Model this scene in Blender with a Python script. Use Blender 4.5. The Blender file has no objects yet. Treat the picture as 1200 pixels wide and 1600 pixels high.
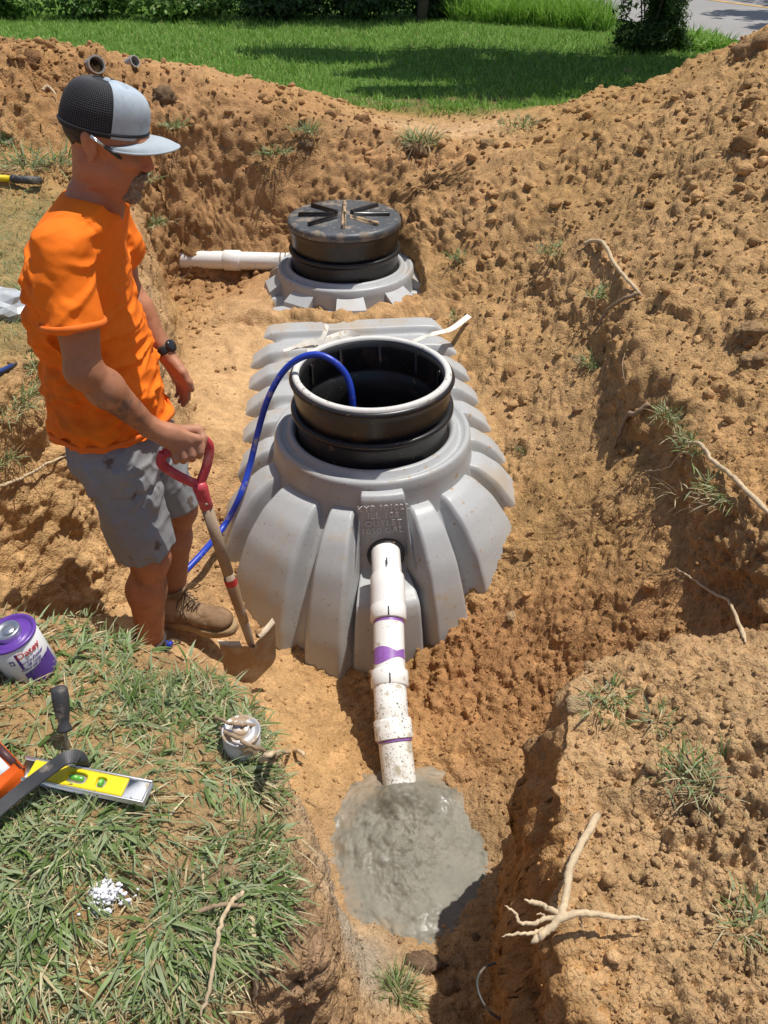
import bpy, math, random
import numpy as np
from mathutils import Vector, Matrix

SC = bpy.context.scene
COL = SC.collection
R = math.radians
random.seed(7)
rng = np.random.default_rng(11)

# ------------------------------------------------------------------ camera, sky, sun
CAM_Z = 1.3                      # the lens is 1.3 m above the lawn; z = 0 is the lawn
PITCH = R(38.0)
FPX = 1230.0
CP, SP = math.cos(PITCH), math.sin(PITCH)
cam_d = bpy.data.cameras.new('camera')
cam = bpy.data.objects.new('camera', cam_d)
COL.objects.link(cam)
cam.location = (0, 0, CAM_Z)
cam.rotation_euler = (math.pi / 2 - PITCH, 0, 0)
cam_d.sensor_fit = 'VERTICAL'
cam_d.sensor_height = 24.0
cam_d.lens = FPX / 1600 * 24.0
cam_d.clip_start = 0.03
cam_d.clip_end = 400
SC.camera = cam

SUN_EL, SUN_AZ = R(71), R(32)    # azimuth counted from +X towards +Y
w = bpy.data.worlds.new('World'); SC.world = w; w.use_nodes = True
nt = w.node_tree; nt.nodes.clear()
wo = nt.nodes.new('ShaderNodeOutputWorld'); bg = nt.nodes.new('ShaderNodeBackground')
sky = nt.nodes.new('ShaderNodeTexSky'); sky.sky_type = 'NISHITA'; sky.sun_disc = False
sky.sun_elevation = SUN_EL
sky.sun_rotation = math.pi / 2 - SUN_AZ
sky.air_density = 1.0; sky.dust_density = 1.6; sky.ozone_density = 1.0
bg.inputs['Strength'].default_value = 0.105
nt.links.new(sky.outputs[0], bg.inputs[0]); nt.links.new(bg.outputs[0], wo.inputs[0])
sd = bpy.data.lights.new('sun', 'SUN'); sd.energy = 4.7; sd.angle = R(0.53); sd.color = (1.0, 0.955, 0.88)
sun = bpy.data.objects.new('sun', sd); COL.objects.link(sun)
SUNV = Vector((math.cos(SUN_EL) * math.cos(SUN_AZ), math.cos(SUN_EL) * math.sin(SUN_AZ), math.sin(SUN_EL)))
sun.rotation_euler = SUNV.to_track_quat('Z', 'Y').to_euler()
sun.location = SUNV * 30
SC.view_settings.view_transform = 'Standard'
SC.view_settings.look = 'None'
SC.view_settings.exposure = 0.0
SC.view_settings.gamma = 1.0
SC.view_settings.use_curve_mapping = False
SC.render.engine = 'CYCLES'
SC.cycles.max_bounces = 6
SC.cycles.diffuse_bounces = 3

# ------------------------------------------------------------------ measuring helpers
def at(px, py, h=None, Y=None):
    """world point that a direction of view meets at depth h below the lens or at distance Y"""
    u = (px - 600) / FPX; v = (py - 800) / FPX
    dx, dy, dz = u, CP - v * SP, SP + v * CP
    t = h / dz if h is not None else Y / dy
    return Vector((dx * t, dy * t, CAM_Z - dz * t))

def _hash(ix, iy, iz, seed):
    n = (ix.astype(np.uint32) * np.uint32(374761393) + iy.astype(np.uint32) * np.uint32(668265263)
         + iz.astype(np.uint32) * np.uint32(2147483647 - 58) + np.uint32((seed * 974634777 + 12345) & 0xffffffff))
    n = (n ^ (n >> np.uint32(13))) * np.uint32(1274126177)
    n = (n ^ (n >> np.uint32(16))) * np.uint32(2246822519)
    n = n ^ (n >> np.uint32(15))
    return n.astype(np.float32) / np.float32(4294967295.0)

def vnoise(P, seed=0):
    f0 = np.floor(P); i = f0.astype(np.int32); f = (P - f0).astype(np.float32); f = f * f * (3 - 2 * f)
    x, y, z = i[:, 0], i[:, 1], i[:, 2]
    def h(a, b, c): return _hash(x + a, y + b, z + c, seed)
    fx, fy, fz = f[:, 0], f[:, 1], f[:, 2]
    a = h(0,0,0) * (1-fx) + h(1,0,0) * fx; b = h(0,1,0) * (1-fx) + h(1,1,0) * fx
    c = h(0,0,1) * (1-fx) + h(1,0,1) * fx; d = h(0,1,1) * (1-fx) + h(1,1,1) * fx
    return ((a*(1-fy)+b*fy) * (1-fz) + (c*(1-fy)+d*fy) * fz) * 2 - 1

def fbm(P, octaves=4, seed=0, gain=0.5, lac=2.03):
    s = np.zeros(len(P), np.float32); a = 1.0; q = P.astype(np.float32); tot = 0
    for o in range(octaves):
        s += a * vnoise(q, seed + o * 17); tot += a; a *= gain; q = q * lac + 3.7
    return s / tot

def cell(P, seed=0):
    """distance to the nearest jittered point, 3-D"""
    f0 = np.floor(P); i = f0.astype(np.int32); f = (P - f0).astype(np.float32)
    best = np.full(len(P), 9.0, np.float32)
    for a in (-1, 0, 1):
        for b in (-1, 0, 1):
            for c in (-1, 0, 1):
                x, y, z = i[:,0]+a, i[:,1]+b, i[:,2]+c
                hx = _hash(x, y, z, seed); hy = _hash(x, y, z, seed+101); hz = _hash(x, y, z, seed+202)
                d = (a+hx-f[:,0])**2 + (b+hy-f[:,1])**2 + (c+hz-f[:,2])**2
                np.minimum(best, d, out=best)
    return np.sqrt(best)

def sstep(a, b, x):
    t = np.clip((x - a) / (b - a), 0, 1); return t * t * (3 - 2 * t)

# ------------------------------------------------------------------ objects and materials
def link(o, parent=None):
    COL.objects.link(o)
    if parent is not None: o.parent = parent
    return o

def tag(o, label=None, cat=None, group=None, kind=None):
    if label: o['label'] = label
    if cat: o['category'] = cat
    if group: o['group'] = group
    if kind: o['kind'] = kind
    return o

def empty(name, loc=(0, 0, 0), label=None, cat=None, group=None):
    o = bpy.data.objects.new(name, None); o.empty_display_size = 0.05
    o.location = loc; COL.objects.link(o)
    return tag(o, label, cat, group)

def mesh_np(name, V, F, m=None, parent=None, smooth=True, col=None, matidx=None, mats=None):
    """V (n,3); F list of (k,3) or (k,4) arrays; col (n,3)"""
    if not isinstance(F, (list, tuple)): F = [F]
    F = [np.asarray(f, np.int32) for f in F if len(f)]
    me = bpy.data.meshes.new(name)
    V = np.asarray(V, np.float32)
    me.vertices.add(len(V)); me.vertices.foreach_set('co', V.ravel())
    li = np.concatenate([f.ravel() for f in F]); ln = np.concatenate([np.full(len(f), f.shape[1], np.int32) for f in F])
    st = np.concatenate([[0], np.cumsum(ln)[:-1]]).astype(np.int32)
    me.loops.add(len(li)); me.loops.foreach_set('vertex_index', li)
    me.polygons.add(len(ln)); me.polygons.foreach_set('loop_start', st); me.polygons.foreach_set('loop_total', ln)
    me.polygons.foreach_set('use_smooth', np.full(len(ln), smooth))
    if matidx is not None: me.polygons.foreach_set('material_index', np.asarray(matidx, np.int32))
    me.update(calc_edges=True)
    if col is not None:
        a = me.color_attributes.new('col', 'FLOAT_COLOR', 'POINT')
        c4 = np.ones((len(V), 4), np.float32); c4[:, :3] = col
        a.data.foreach_set('color', c4.ravel())
    for mm in (mats or ([m] if m else [])): me.materials.append(mm)
    o = bpy.data.objects.new(name, me)
    link(o, parent)
    if parent is not None:      # vertices are given in world space
        o.matrix_parent_inverse = Matrix.Translation(-Vector(parent.location)) if parent.type == 'EMPTY' else Matrix.Identity(4)
    return o

def recenter(o):
    """move the origin of a top-level mesh to the foot of its bounds"""
    me = o.data; n = len(me.vertices); c = np.empty(n * 3, np.float32); me.vertices.foreach_get('co', c)
    c = c.reshape(-1, 3); p = np.array([(c[:,0].min()+c[:,0].max())/2, (c[:,1].min()+c[:,1].max())/2, c[:,2].min()])
    me.vertices.foreach_set('co', (c - p).ravel().astype(np.float32)); o.location = p; me.update()
    for ch in o.children: ch.matrix_parent_inverse = Matrix.Translation(-Vector(p))
    return o

def mat(name, color=(.5,.5,.5), rough=.6, metal=0.0, bump=(), var=None, attr=False, spec=0.5, coat=0,
        spots=None, sub=0.0, trans=0.0, ramp2=None, coords='Object'):
    """bump: list of (scale, strength, distance); var: (scale, amount); spots: list of (scale, threshold, width, colour, roughness)"""
    m = bpy.data.materials.new(name); m.use_nodes = True
    n = m.node_tree.nodes; l = m.node_tree.links
    b = n['Principled BSDF']
    b.inputs['Roughness'].default_value = rough; b.inputs['Metallic'].default_value = metal
    b.inputs['Specular IOR Level'].default_value = spec
    if coat: b.inputs['Coat Weight'].default_value = coat; b.inputs['Coat Roughness'].default_value = .15
    if sub: b.inputs['Subsurface Weight'].default_value = sub; b.inputs['Subsurface Radius'].default_value = (.012,.004,.002)
    if trans: b.inputs['Transmission Weight'].default_value = trans
    tc = n.new('ShaderNodeTexCoord').outputs[coords]
    if attr:
        a = n.new('ShaderNodeVertexColor'); a.layer_name = 'col'; c = a.outputs['Color']
    else:
        a = n.new('ShaderNodeRGB'); a.outputs[0].default_value = (*color, 1); c = a.outputs[0]
    if var:
        for sc_, am in (var if isinstance(var[0], (tuple, list)) else [var]):
            t = n.new('ShaderNodeTexNoise'); t.inputs['Scale'].default_value = sc_; t.inputs['Detail'].default_value = 5
            t.inputs['Roughness'].default_value = .65
            l.new(tc, t.inputs['Vector'])
            mr = n.new('ShaderNodeMapRange'); mr.inputs[1].default_value = .25; mr.inputs[2].default_value = .75
            mr.inputs[3].default_value = 1 - am; mr.inputs[4].default_value = 1 + am
            l.new(t.outputs['Fac'], mr.inputs[0])
            mx = n.new('ShaderNodeMix'); mx.data_type = 'RGBA'; mx.blend_type = 'MULTIPLY'; mx.inputs[0].default_value = 1
            l.new(c, mx.inputs[6]); l.new(mr.outputs[0], mx.inputs[7]); c = mx.outputs[2]
    rsock = None
    if spots:
        for (sc_, th, wd, colr, rg) in spots:
            t = n.new('ShaderNodeTexNoise'); t.inputs['Scale'].default_value = sc_; t.inputs['Detail'].default_value = 4
            t.inputs['Roughness'].default_value = .6
            l.new(tc, t.inputs['Vector'])
            mr = n.new('ShaderNodeMapRange'); mr.inputs[1].default_value = th; mr.inputs[2].default_value = th + wd
            l.new(t.outputs['Fac'], mr.inputs[0])
            mx = n.new('ShaderNodeMix'); mx.data_type = 'RGBA'
            l.new(mr.outputs[0], mx.inputs[0]); l.new(c, mx.inputs[6]); mx.inputs[7].default_value = (*colr, 1); c = mx.outputs[2]
            rr = n.new('ShaderNodeMapRange'); rr.inputs[3].default_value = rough; rr.inputs[4].default_value = rg
            l.new(mr.outputs[0], rr.inputs[0])
            if rsock is None: rsock = rr.outputs[0]
    if rsock is not None: l.new(rsock, b.inputs['Roughness'])
    l.new(c, b.inputs['Base Color'])
    prev = None
    for (sc_, st, dist) in bump:
        t = n.new('ShaderNodeTexNoise'); t.inputs['Scale'].default_value = sc_; t.inputs['Detail'].default_value = 6
        t.inputs['Roughness'].default_value = .68
        l.new(tc, t.inputs['Vector'])
        bp = n.new('ShaderNodeBump'); bp.inputs['Strength'].default_value = st; bp.inputs['Distance'].default_value = dist
        l.new(t.outputs['Fac'], bp.inputs['Height'])
        if prev is not None: l.new(prev, bp.inputs['Normal'])
        prev = bp.outputs[0]
    if prev is not None: l.new(prev, b.inputs['Normal'])
    return m

# ------------------------------------------------------------------ shape helpers (world-space arrays)
def grid_faces(nu, nv, closed_u=False, closed_v=False, off=0):
    iu = np.arange(nu if closed_u else nu - 1); iv = np.arange(nv if closed_v else nv - 1)
    U, W = np.meshgrid(iu, iv, indexing='ij'); U2 = (U + 1) % nu; W2 = (W + 1) % nv
    return (np.stack([U*nv+W, U2*nv+W, U2*nv+W2, U*nv+W2], -1).reshape(-1, 4) + off)

class MB:
    """collects pieces, then links them as one mesh"""
    def __init__(s): s.v = []; s.q = []; s.t = []; s.n = 0
    def add(s, V, Q=None, T=None):
        V = np.asarray(V, float).reshape(-1, 3)
        if Q is not None and len(Q): s.q.append(np.asarray(Q, int).reshape(-1, 4) + s.n)
        if T is not None and len(T): s.t.append(np.asarray(T, int).reshape(-1, 3) + s.n)
        s.v.append(V); s.n += len(V); return s
    def box(s, c, size, rot=None, bev=0.0):
        """box with chamfered edges when bev > 0"""
        hx, hy, hz = [a / 2 for a in size]
        if bev <= 0:
            P = np.array([[x, y, z] for x in (-hx, hx) for y in (-hy, hy) for z in (-hz, hz)])
            Q = [[0,1,3,2],[4,6,7,5],[0,4,5,1],[2,3,7,6],[0,2,6,4],[1,5,7,3]]
            T = None
        else:
            b = bev; P = []; idx = {}
            for sx in (-1, 1):
                for sy in (-1, 1):
                    for sz in (-1, 1):
                        for ax in range(3):
                            p = [sx*(hx-b), sy*(hy-b), sz*(hz-b)]
                            p[ax] = (sx*hx, sy*hy, sz*hz)[ax]
                            idx[(sx, sy, sz, ax)] = len(P); P.append(p)
            Q = []; T = []
            for sg in (-1, 1):
                for ax in range(3):
                    o1, o2 = [a for a in range(3) if a != ax]
                    f = []
                    for (a, b2) in ((-1,-1),(1,-1),(1,1),(-1,1)):
                        k = [0,0,0]; k[ax] = sg; k[o1] = a; k[o2] = b2; f.append(idx[(*k, ax)])
                    Q.append(f)
            for a in range(3):
                o1, o2 = [c_ for c_ in range(3) if c_ != a]
                for s1 in (-1, 1):
                    for s2 in (-1, 1):
                        k1 = [0,0,0]; k2 = [0,0,0]; k1[o1]=k2[o1]=s1; k1[o2]=k2[o2]=s2; k1[a]=-1; k2[a]=1
                        Q.append([idx[(*k1, o1)], idx[(*k2, o1)], idx[(*k2, o2)], idx[(*k1, o2)]])
            for sx in (-1, 1):
                for sy in (-1, 1):
                    for sz in (-1, 1): T.append([idx[(sx,sy,sz,0)], idx[(sx,sy,sz,1)], idx[(sx,sy,sz,2)]])
            P = np.array(P)
        if rot is not None: P = P @ np.array(rot).T
        s.add(P + np.array(c), Q, T); return s
    def tube(s, pts, rad, n=12, cap=True, flat=1.0, up=None):
        pts = np.array([list(p) for p in pts], float); m = len(pts)
        rad = np.broadcast_to(np.asarray(rad, float), (m,))
        d = np.gradient(pts, axis=0); d /= np.linalg.norm(d, axis=1)[:, None] + 1e-12
        ref = np.array(up if up is not None else ((0,0,1) if abs(d[0,2]) < .9 else (1,0,0)), float)
        A = []; prev = ref
        for k in range(m):
            a = prev - d[k] * (prev @ d[k]); a /= np.linalg.norm(a) + 1e-12; A.append(a); prev = a
        A = np.array(A); B = np.cross(d, A)
        th = np.linspace(0, 2*np.pi, n, endpoint=False)
        V = pts[:,None,:] + rad[:,None,None] * (np.cos(th)[None,:,None]*A[:,None,:]*flat + np.sin(th)[None,:,None]*B[:,None,:])
        Q = grid_faces(m, n, closed_v=True); V = V.reshape(-1, 3); T = []
        if cap:
            V = np.vstack([V, pts[0], pts[-1]]); c0, c1 = m*n, m*n+1
            for j in range(n):
                T.append([c0, (j+1) % n, j]); T.append([c1, (m-1)*n+j, (m-1)*n+(j+1) % n])
        s.add(V, Q[:, ::-1], T); return s
    def lathe(s, prof, c=(0,0,0), axis=None, n=48, close=False, wob=None):
        """prof: list of (r, z)"""
        prof = np.array(prof, float); m = len(prof); th = np.linspace(0, 2*np.pi, n, endpoint=False)
        r = prof[:,0][:,None] * np.ones(n)[None]
        if wob is not None: r = r * (1 + wob(th)[None])
        V = np.stack([r*np.cos(th), r*np.sin(th), prof[:,1][:,None]+0*r], -1)
        V = V.reshape(-1, 3)
        if axis is not None:
            q = Vector((0,0,1)).rotation_difference(Vector(axis)).to_matrix(); V = V @ np.array(q).T
        Q = grid_faces(m, n, closed_v=True, closed_u=close)
        s.add(V + np.array(c), Q[:, ::-1]); return s
    def build(s, name, m, parent=None, smooth=True, fn=None):
        V = np.vstack(s.v); F = []
        if fn is not None: V = fn(V)
        if s.q: F.append(np.vstack(s.q))
        if s.t: F.append(np.vstack(s.t))
        return mesh_np(name, V, F, m, parent, smooth)

def auto_sharp(o, ang=35):
    me = o.data
    import bmesh
    bm = bmesh.new(); bm.from_mesh(me)
    lim = R(ang)
    for e in bm.edges:
        if len(e.link_faces) == 2 and e.calc_face_angle(0) > lim: e.smooth = False
    bm.to_mesh(me); bm.free(); return o

def catmull(pts, n=10):
    P = [Vector(p) for p in pts]; P = [P[0]*2-P[1]] + P + [P[-1]*2-P[-2]]; out = []
    for i in range(1, len(P)-2):
        for k in range(n):
            t = k / n; a, b, c, d = P[i-1], P[i], P[i+1], P[i+2]
            out.append(0.5*((2*b)+(c-a)*t+(2*a-5*b+4*c-d)*t*t+(3*b-a-3*c+d)*t*t*t))
    out.append(P[-2]); return out

def frame(zdir, xdir):
    z = Vector(zdir).normalized(); x = (Vector(xdir) - z * Vector(xdir).dot(z)).normalized(); y = z.cross(x)
    return np.array([[x[i], y[i], z[i]] for i in range(3)])

def text_mesh(name, body, size, m, parent, loc, rot3, extrude=.001, align='CENTER', bend=None, spacing=1.0, line=1.0, local=False):
    cu = bpy.data.curves.new(name, 'FONT'); cu.body = body; cu.size = size; cu.extrude = extrude
    cu.align_x = align; cu.align_y = 'CENTER'; cu.space_character = spacing; cu.space_line = line; cu.resolution_u = 2
    o = bpy.data.objects.new(name + '_tmp', cu); COL.objects.link(o)
    dg = bpy.context.evaluated_depsgraph_get(); me = bpy.data.meshes.new_from_object(o.evaluated_get(dg))
    bpy.data.objects.remove(o); bpy.data.curves.remove(cu)
    n = len(me.vertices); c = np.empty(n*3, np.float32); me.vertices.foreach_get('co', c); c = c.reshape(-1, 3)
    if bend is not None: c = bend(c)
    else: c = c @ np.array(rot3).T + np.array(loc)
    me.vertices.foreach_set('co', c.ravel().astype(np.float32)); me.update()
    me.materials.clear(); me.materials.append(m); me.name = name
    t = bpy.data.objects.new(name, me); link(t, parent)
    if parent is not None and parent.type == 'EMPTY' and not local: t.matrix_parent_inverse = Matrix.Translation(-Vector(parent.location))
    return t
# ------------------------------------------------------------------ the ground: one sheet, dug out and heaped up
TF = np.array([-0.05, 2.92]); TR = np.array([-0.24, 4.83])      # centres of the two tank openings
TE = (TR - TF) / np.linalg.norm(TR - TF); TL = np.linalg.norm(TR - TF)

def rbf(P, X, Y, smooth=0.02):
    P = np.array(P, float); n = len(P)
    D = np.hypot(P[:,None,0]-P[None,:,0], P[:,None,1]-P[None,:,1]) + smooth*np.eye(n)*-1
    A = np.zeros((n+3, n+3)); A[:n,:n] = D; A[:n,n] = 1; A[:n,n+1:] = P[:,:2]; A[n,:n] = 1; A[n+1:,:n] = P[:,:2].T
    b = np.zeros(n+3); b[:n] = P[:,2]; wt = np.linalg.solve(A, b)
    out = np.full(X.shape, wt[n]) + wt[n+1]*X + wt[n+2]*Y
    for k in range(n): out += wt[k]*np.sqrt((X-P[k,0])**2+(Y-P[k,1])**2+.0009)
    return out

# depth below the lens: (x, y, h)
OUT = [(-.5,.7,1.2),(-.9,.9,1.18),(-.3,.9,1.25),(-.25,.55,1.28),(-.6,.35,1.33),(-1.2,1.1,1.2),(-.6,1.12,1.27),(-.9,1.25,1.27),
 (-1.5,1.8,1.2),(-1.5,2.4,1.22),(-1.25,3.,1.27),(-1.35,3.8,1.27),(-2,3,1.2),(-2.5,4,1.15),(-2.4,2,1.2),
 (-2,4.6,1.12),(-2.2,5.75,.73),(-1.2,6.15,.93),(-1.6,5.5,.95),(-1.5,4.7,1.16),(-3,5.8,.70),(-.7,6.05,1.05),(-.2,6.0,1.2),(.05,5.8,1.28),(-3,6.9,1.2),(-1.6,6.9,1.22),
 (.3,5.9,1.31),(.4,6.5,1.35),(.8,5.9,1.3),(0,7,1.3),(1,7.2,1.3),(-.8,7,1.25),
 (1.15,5.1,1.2),(.76,5.75,1.30),(1.43,6.0,1.10),(2.25,5.3,.60),(2.1,4.5,.66),(1.7,4.2,.93),(1.15,4.6,1.38),(1.4,3.5,1.22),(1.15,3.9,1.42),(1.14,3.2,1.45),(1.14,2.5,1.46),
 (1.6,2.5,1.13),(2.1,3.2,.85),(1.14,1.9,1.44),(1.5,1.7,1.24),(2,2,1.02),(3,4,.55),(2.9,6.7,1.15),(3.4,5.2,.60),(2,6.9,1.2),(3,2,.85),
 (.46,1.16,1.44),(.42,.9,1.47),(.42,.6,1.47),(.5,.2,1.5),(.8,1.1,1.36),(.75,.7,1.38),(1.3,.9,1.16),(1.1,1.25,1.33),(1.0,.5,1.28),(2,0,1.1),(-2,0,1.25),(0,-1,1.35),(4,7.5,1.3),(-4,7.5,1.3),
 (-5,3,1.25),(5,3,1.0),(.5,-1,1.4)]
FLO = [(0,.1,2.0),(0,.7,2.24),(.08,1.3,2.49),(.33,.9,2.33),(-.2,.75,2.05),(-.36,1.8,2.38),(-.5,1.8,2.29),(-.72,1.95,2.17),(-.72,1.75,2.17),(-1.05,2.1,2.12),(-1.1,1.7,2.1),(-.6,1.4,2.2),
 (-.12,2.05,2.62),(.02,1.98,2.56),(.15,2.05,2.52),(-.45,2.12,2.47),(.36,1.96,2.36),(.7,1.85,2.0),(.45,1.45,2.34),(.55,1.64,2.27),(.76,1.66,2.07),(.34,1.5,2.35),(.38,1.2,2.35),(-.24,1.25,2.35),(-.14,1.53,2.36),(-.12,1.02,2.36),(.09,.96,2.35),(.06,1.66,2.38),(.26,.6,2.25),(.9,1.52,1.88),(1.02,1.9,1.66),(.80,2.3,1.97),(.82,2.8,1.95),(1.0,2.4,1.70),(.62,3.0,2.08),(.52,3.35,2.02),(.80,3.2,1.88),(1.0,3.1,1.66),(.76,3.7,1.82),(1.0,3.8,1.62),(.7,4.3,1.78),(1.0,4.4,1.55),
 (-.64,2.32,2.38),(-.74,2.65,2.24),(-.78,3,1.98),(-.62,2.95,2.07),(-.9,2.7,2.04),(-.9,3.6,1.95),(-.9,3.6,2.0),(-.7,4.4,1.90),(-1.0,4.4,1.95),(-.95,5,2.03),(-1.4,5.1,2.05),(-.2,5.4,1.72),(.3,5.2,1.65),(.6,4.8,1.6),(.42,3.75,2.05),(-.6,5.35,1.85),(-.14,3.87,2.02),(-.58,3.35,2.08),(-.66,3.95,2.02),(.36,4.25,1.99)]
RIM = [(-.30,-.4),(-.30,.2),(-.27,.44),(-.165,.62),(-.20,.85),(-.28,1.0),(-.37,1.13),(-.52,1.17),(-.74,1.24),(-1.15,1.32),(-1.38,1.6),(-1.40,2.0),(-1.22,2.3),(-1.12,2.7),(-1.08,3.1),(-1.15,3.6),
 (-1.36,4.2),(-1.58,4.7),(-1.60,5.3),(-1.1,5.65),(-.4,5.7),(.2,5.65),(.7,5.4),(1.0,4.9),(1.1,4.3),(1.13,3.7),(1.09,3.2),(1.10,2.4),(1.12,1.9),(1.10,1.5),(.95,1.31),(.69,1.30),(.53,1.26),(.42,1.2),(.365,.95),(.34,.72),(.33,.5),(.33,-.4)]

def rim_sd(X, Y):
    P = np.array(RIM); best = np.full(X.shape, 1e9); inside = np.zeros(X.shape, bool)
    for k in range(len(P)):
        a = P[k]; b = P[(k+1) % len(P)]; e = b - a
        t = np.clip(((X-a[0])*e[0]+(Y-a[1])*e[1])/(e@e), 0, 1)
        d = (X-a[0]-t*e[0])**2+(Y-a[1]-t*e[1])**2
        np.minimum(best, d, out=best)
        c = ((a[1] > Y) != (b[1] > Y)) & (X < (b[0]-a[0])*(Y-a[1])/(b[1]-a[1]+1e-12)+a[0])
        inside ^= c
    return np.where(inside, np.sqrt(best), -np.sqrt(best))

def spine_dist(X, Y):
    t = np.clip((X-TF[0])*TE[0]+(Y-TF[1])*TE[1], 0, TL)
    return np.hypot(X-TF[0]-t*TE[0], Y-TF[1]-t*TE[1])

# wall width (metres of run for the drop) at places along the rim
WALLW = [(-.28,.3,.22),(-.15,.62,.16),(-.28,1.0,.2),(-.5,1.2,.12),(-.9,1.3,.16),(-1.38,1.7,.32),(-1.3,2.2,.3),(-1.1,2.9,.22),(-1.15,3.7,.2),(-1.4,4.7,.25),(-1,5.5,.7),(0,5.7,.9),(.8,5.3,.8),(1.1,4.2,.3),
 (1.1,3.2,.13),(1.1,2.4,.11),(1.12,1.7,.12),(.85,1.3,.12),(.45,1.2,.07),(.35,.7,.055),(.33,.0,.06)]

def terrain_z(X, Y):
    P3 = np.stack([X.ravel(), Y.ravel(), np.zeros(X.size)], 1)
    def n2(sc, seed, o=4): return fbm(P3*sc, o, seed).reshape(X.shape)
    ho = rbf(OUT, X, Y); hf = rbf(FLO, X, Y)
    far = sstep(0, 1, np.maximum.reduce([(Y-6.3)/.7, (np.abs(X)-3.3)/1.2, (-Y-.6)/1.0]))
    lawn_h = 1.30 + .03*n2(.5, 5, 2) + 0*X
    ho = ho*(1-far) + lawn_h*far
    wd = np.zeros(X.shape); ws = np.zeros(X.shape)
    for (a, b, c) in WALLW:
        k = 1/((X-a)**2+(Y-b)**2+.01)**2; wd += k*c; ws += k
    wd /= ws
    bk = sstep(.15, .3, X)*sstep(1.6, 1.4, Y); sdist = rim_sd(X, Y) + (.05-.038*bk)*n2(3.2, 31, 3) + .014*n2(14, 37, 3)
    w_ = sstep(0, 1, sdist/wd + .12)
    # floor slope is kept, wall goes over in between
    h = ho*(1-w_) + hf*w_
    # the hole the tank sits in
    sp = spine_dist(X, Y)
    sa = (X-TF[0])*TE[0]+(Y-TF[1])*TE[1]; hc = 1.90+.06*n2(7, 77, 4)+.16*((sa-1.43+.10*n2(4, 78, 3))/.105)**2; k = sstep(2.12, 2.04, hc)
    h = h + 1.1*sstep(.47, .38, sp)*(1-k) - .03*n2(7, 79, 4)*sstep(1.0, .75, sp)*sstep(.45, .58, sp)
    k2 = sstep(.95, .60, sp); h = np.where(hc < 2.04+.08, h*(1-k2)+np.minimum(h, hc)*k2, h)
    return CAM_Z - h, w_, far, sdist

def rough_masks(X, Y, w_, far, sdist):
    """0 smooth trodden clay .. 1 loose spoil"""
    r = np.full(X.shape, .75)
    def blob(x, y, rx, ry, v):
        nonlocal r
        k = np.exp(-(((X-x)/rx)**2+((Y-y)/ry)**2)); r = r*(1-k)+v*k
    blob(-.85,3.9,.3,1.1,.22); blob(-.7,1.95,.4,.35,.25); blob(-.3,1.7,.28,.35,.3); blob(-.1,1.0,.25,.5,.45); blob(.1,1.3,.35,.25,.12)
    blob(-.95,2.8,.2,.5,.35); blob(.55,1.8,.35,.35,.8); blob(.4,6.1,.5,.3,.3); blob(.75,2.6,.25,.4,.5)
    blob(-.6,.8,.45,.35,.35); blob(1.6,4,.8,1.2,1.05); blob(-1.6,5.4,1.5,.6,1.15); blob(.8,.6,.5,.5,1.1)
    blob(-1.8,2.8,.5,.9,.3); blob(-.1,.45,.2,.3,.7)
    return np.clip(r*(1-far*.97), 0.02, 1.3)

# fan-shaped grid: fine near the lens, coarse far away
NU, NV = 690, 800
uc = np.linspace(-1, 1, NU)
ext = np.array([1.06, 1.15, 1.3, 1.55, 1.9, 2.6, 4.0, 7.0, 14, 30]); uc = np.concatenate([-ext[::-1], uc, ext])
ys = [-1.2]
while ys[-1] < 7.3: ys.append(ys[-1] + (.0024 if ys[-1] < 2.6 else .0030)*(1.0+max(ys[-1], 0))*(1.0 if ys[-1] > .25 else 5)*(.55 if 5.15 < ys[-1] < 6.0 else 1.0))
y_ = ys[-1]; st = .05
while y_ < 140: st *= 1.17; y_ += st; ys.append(y_)
ys = [-60, -25, -10, -5, -3, -2, -1.6] + ys
ys = np.array(ys); NUt, NVt = len(uc), len(ys)
YW = np.clip(ys, 0, 7.5)
GW = 1.15 + .45*YW
GX = uc[:,None]*GW[None,:]; GY = np.repeat(ys[None,:], NUt, 0)
# columns are drawn together where the ground is steep, so the cut faces are as finely meshed as the floor
GZ, _, _, _ = terrain_z(GX[::2, ::4], GY[::2, ::4])
i0, i1 = 10, 10+NU
GZf = np.empty(GX.shape); tmp = np.empty((NUt, GZ.shape[1]))
for j in range(GZ.shape[1]): tmp[:, j] = np.interp(np.arange(NUt), np.arange(0, NUt, 2), GZ[:, j])
for i in range(NUt): GZf[i] = np.interp(np.arange(NVt), np.arange(0, NVt, 4), tmp[i])
du = np.diff(GX[i0:i1], axis=0); dz = np.diff(GZf[i0:i1], axis=0); dens = np.sqrt(1+(1.1*dz/du)**2)
dens = np.minimum(dens, 4.5)
ker = np.hanning(9); ker /= ker.sum()
dens = np.apply_along_axis(lambda v: np.convolve(np.pad(v, 4, 'edge'), ker, 'valid'), 0, dens)
ker = np.hanning(31); ker /= ker.sum()
dens = np.apply_along_axis(lambda v: np.convolve(np.pad(v, 15, 'edge'), ker, 'valid'), 1, dens)
for j in range(NVt):
    s_ = np.concatenate([[0], np.cumsum(dens[:, j]*du[:, j])]); s_ /= s_[-1]
    GX[i0:i1, j] = np.interp(np.linspace(0, 1, NU), s_, GX[i0:i1, j])
j0 = int(np.searchsorted(ys, 4.7)); j1 = int(np.searchsorted(ys, 7.2))
GZc, _, _, _ = terrain_z(GX[::4, ::2], GY[::4, ::2])
tmp = np.empty((GZc.shape[0], NVt))
for i in range(GZc.shape[0]): tmp[i] = np.interp(np.arange(NVt), np.arange(0, NVt, 2), GZc[i])
for j in range(NVt): GZf[:, j] = np.interp(np.arange(NUt), np.arange(0, NUt, 4), tmp[:, j])
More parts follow.
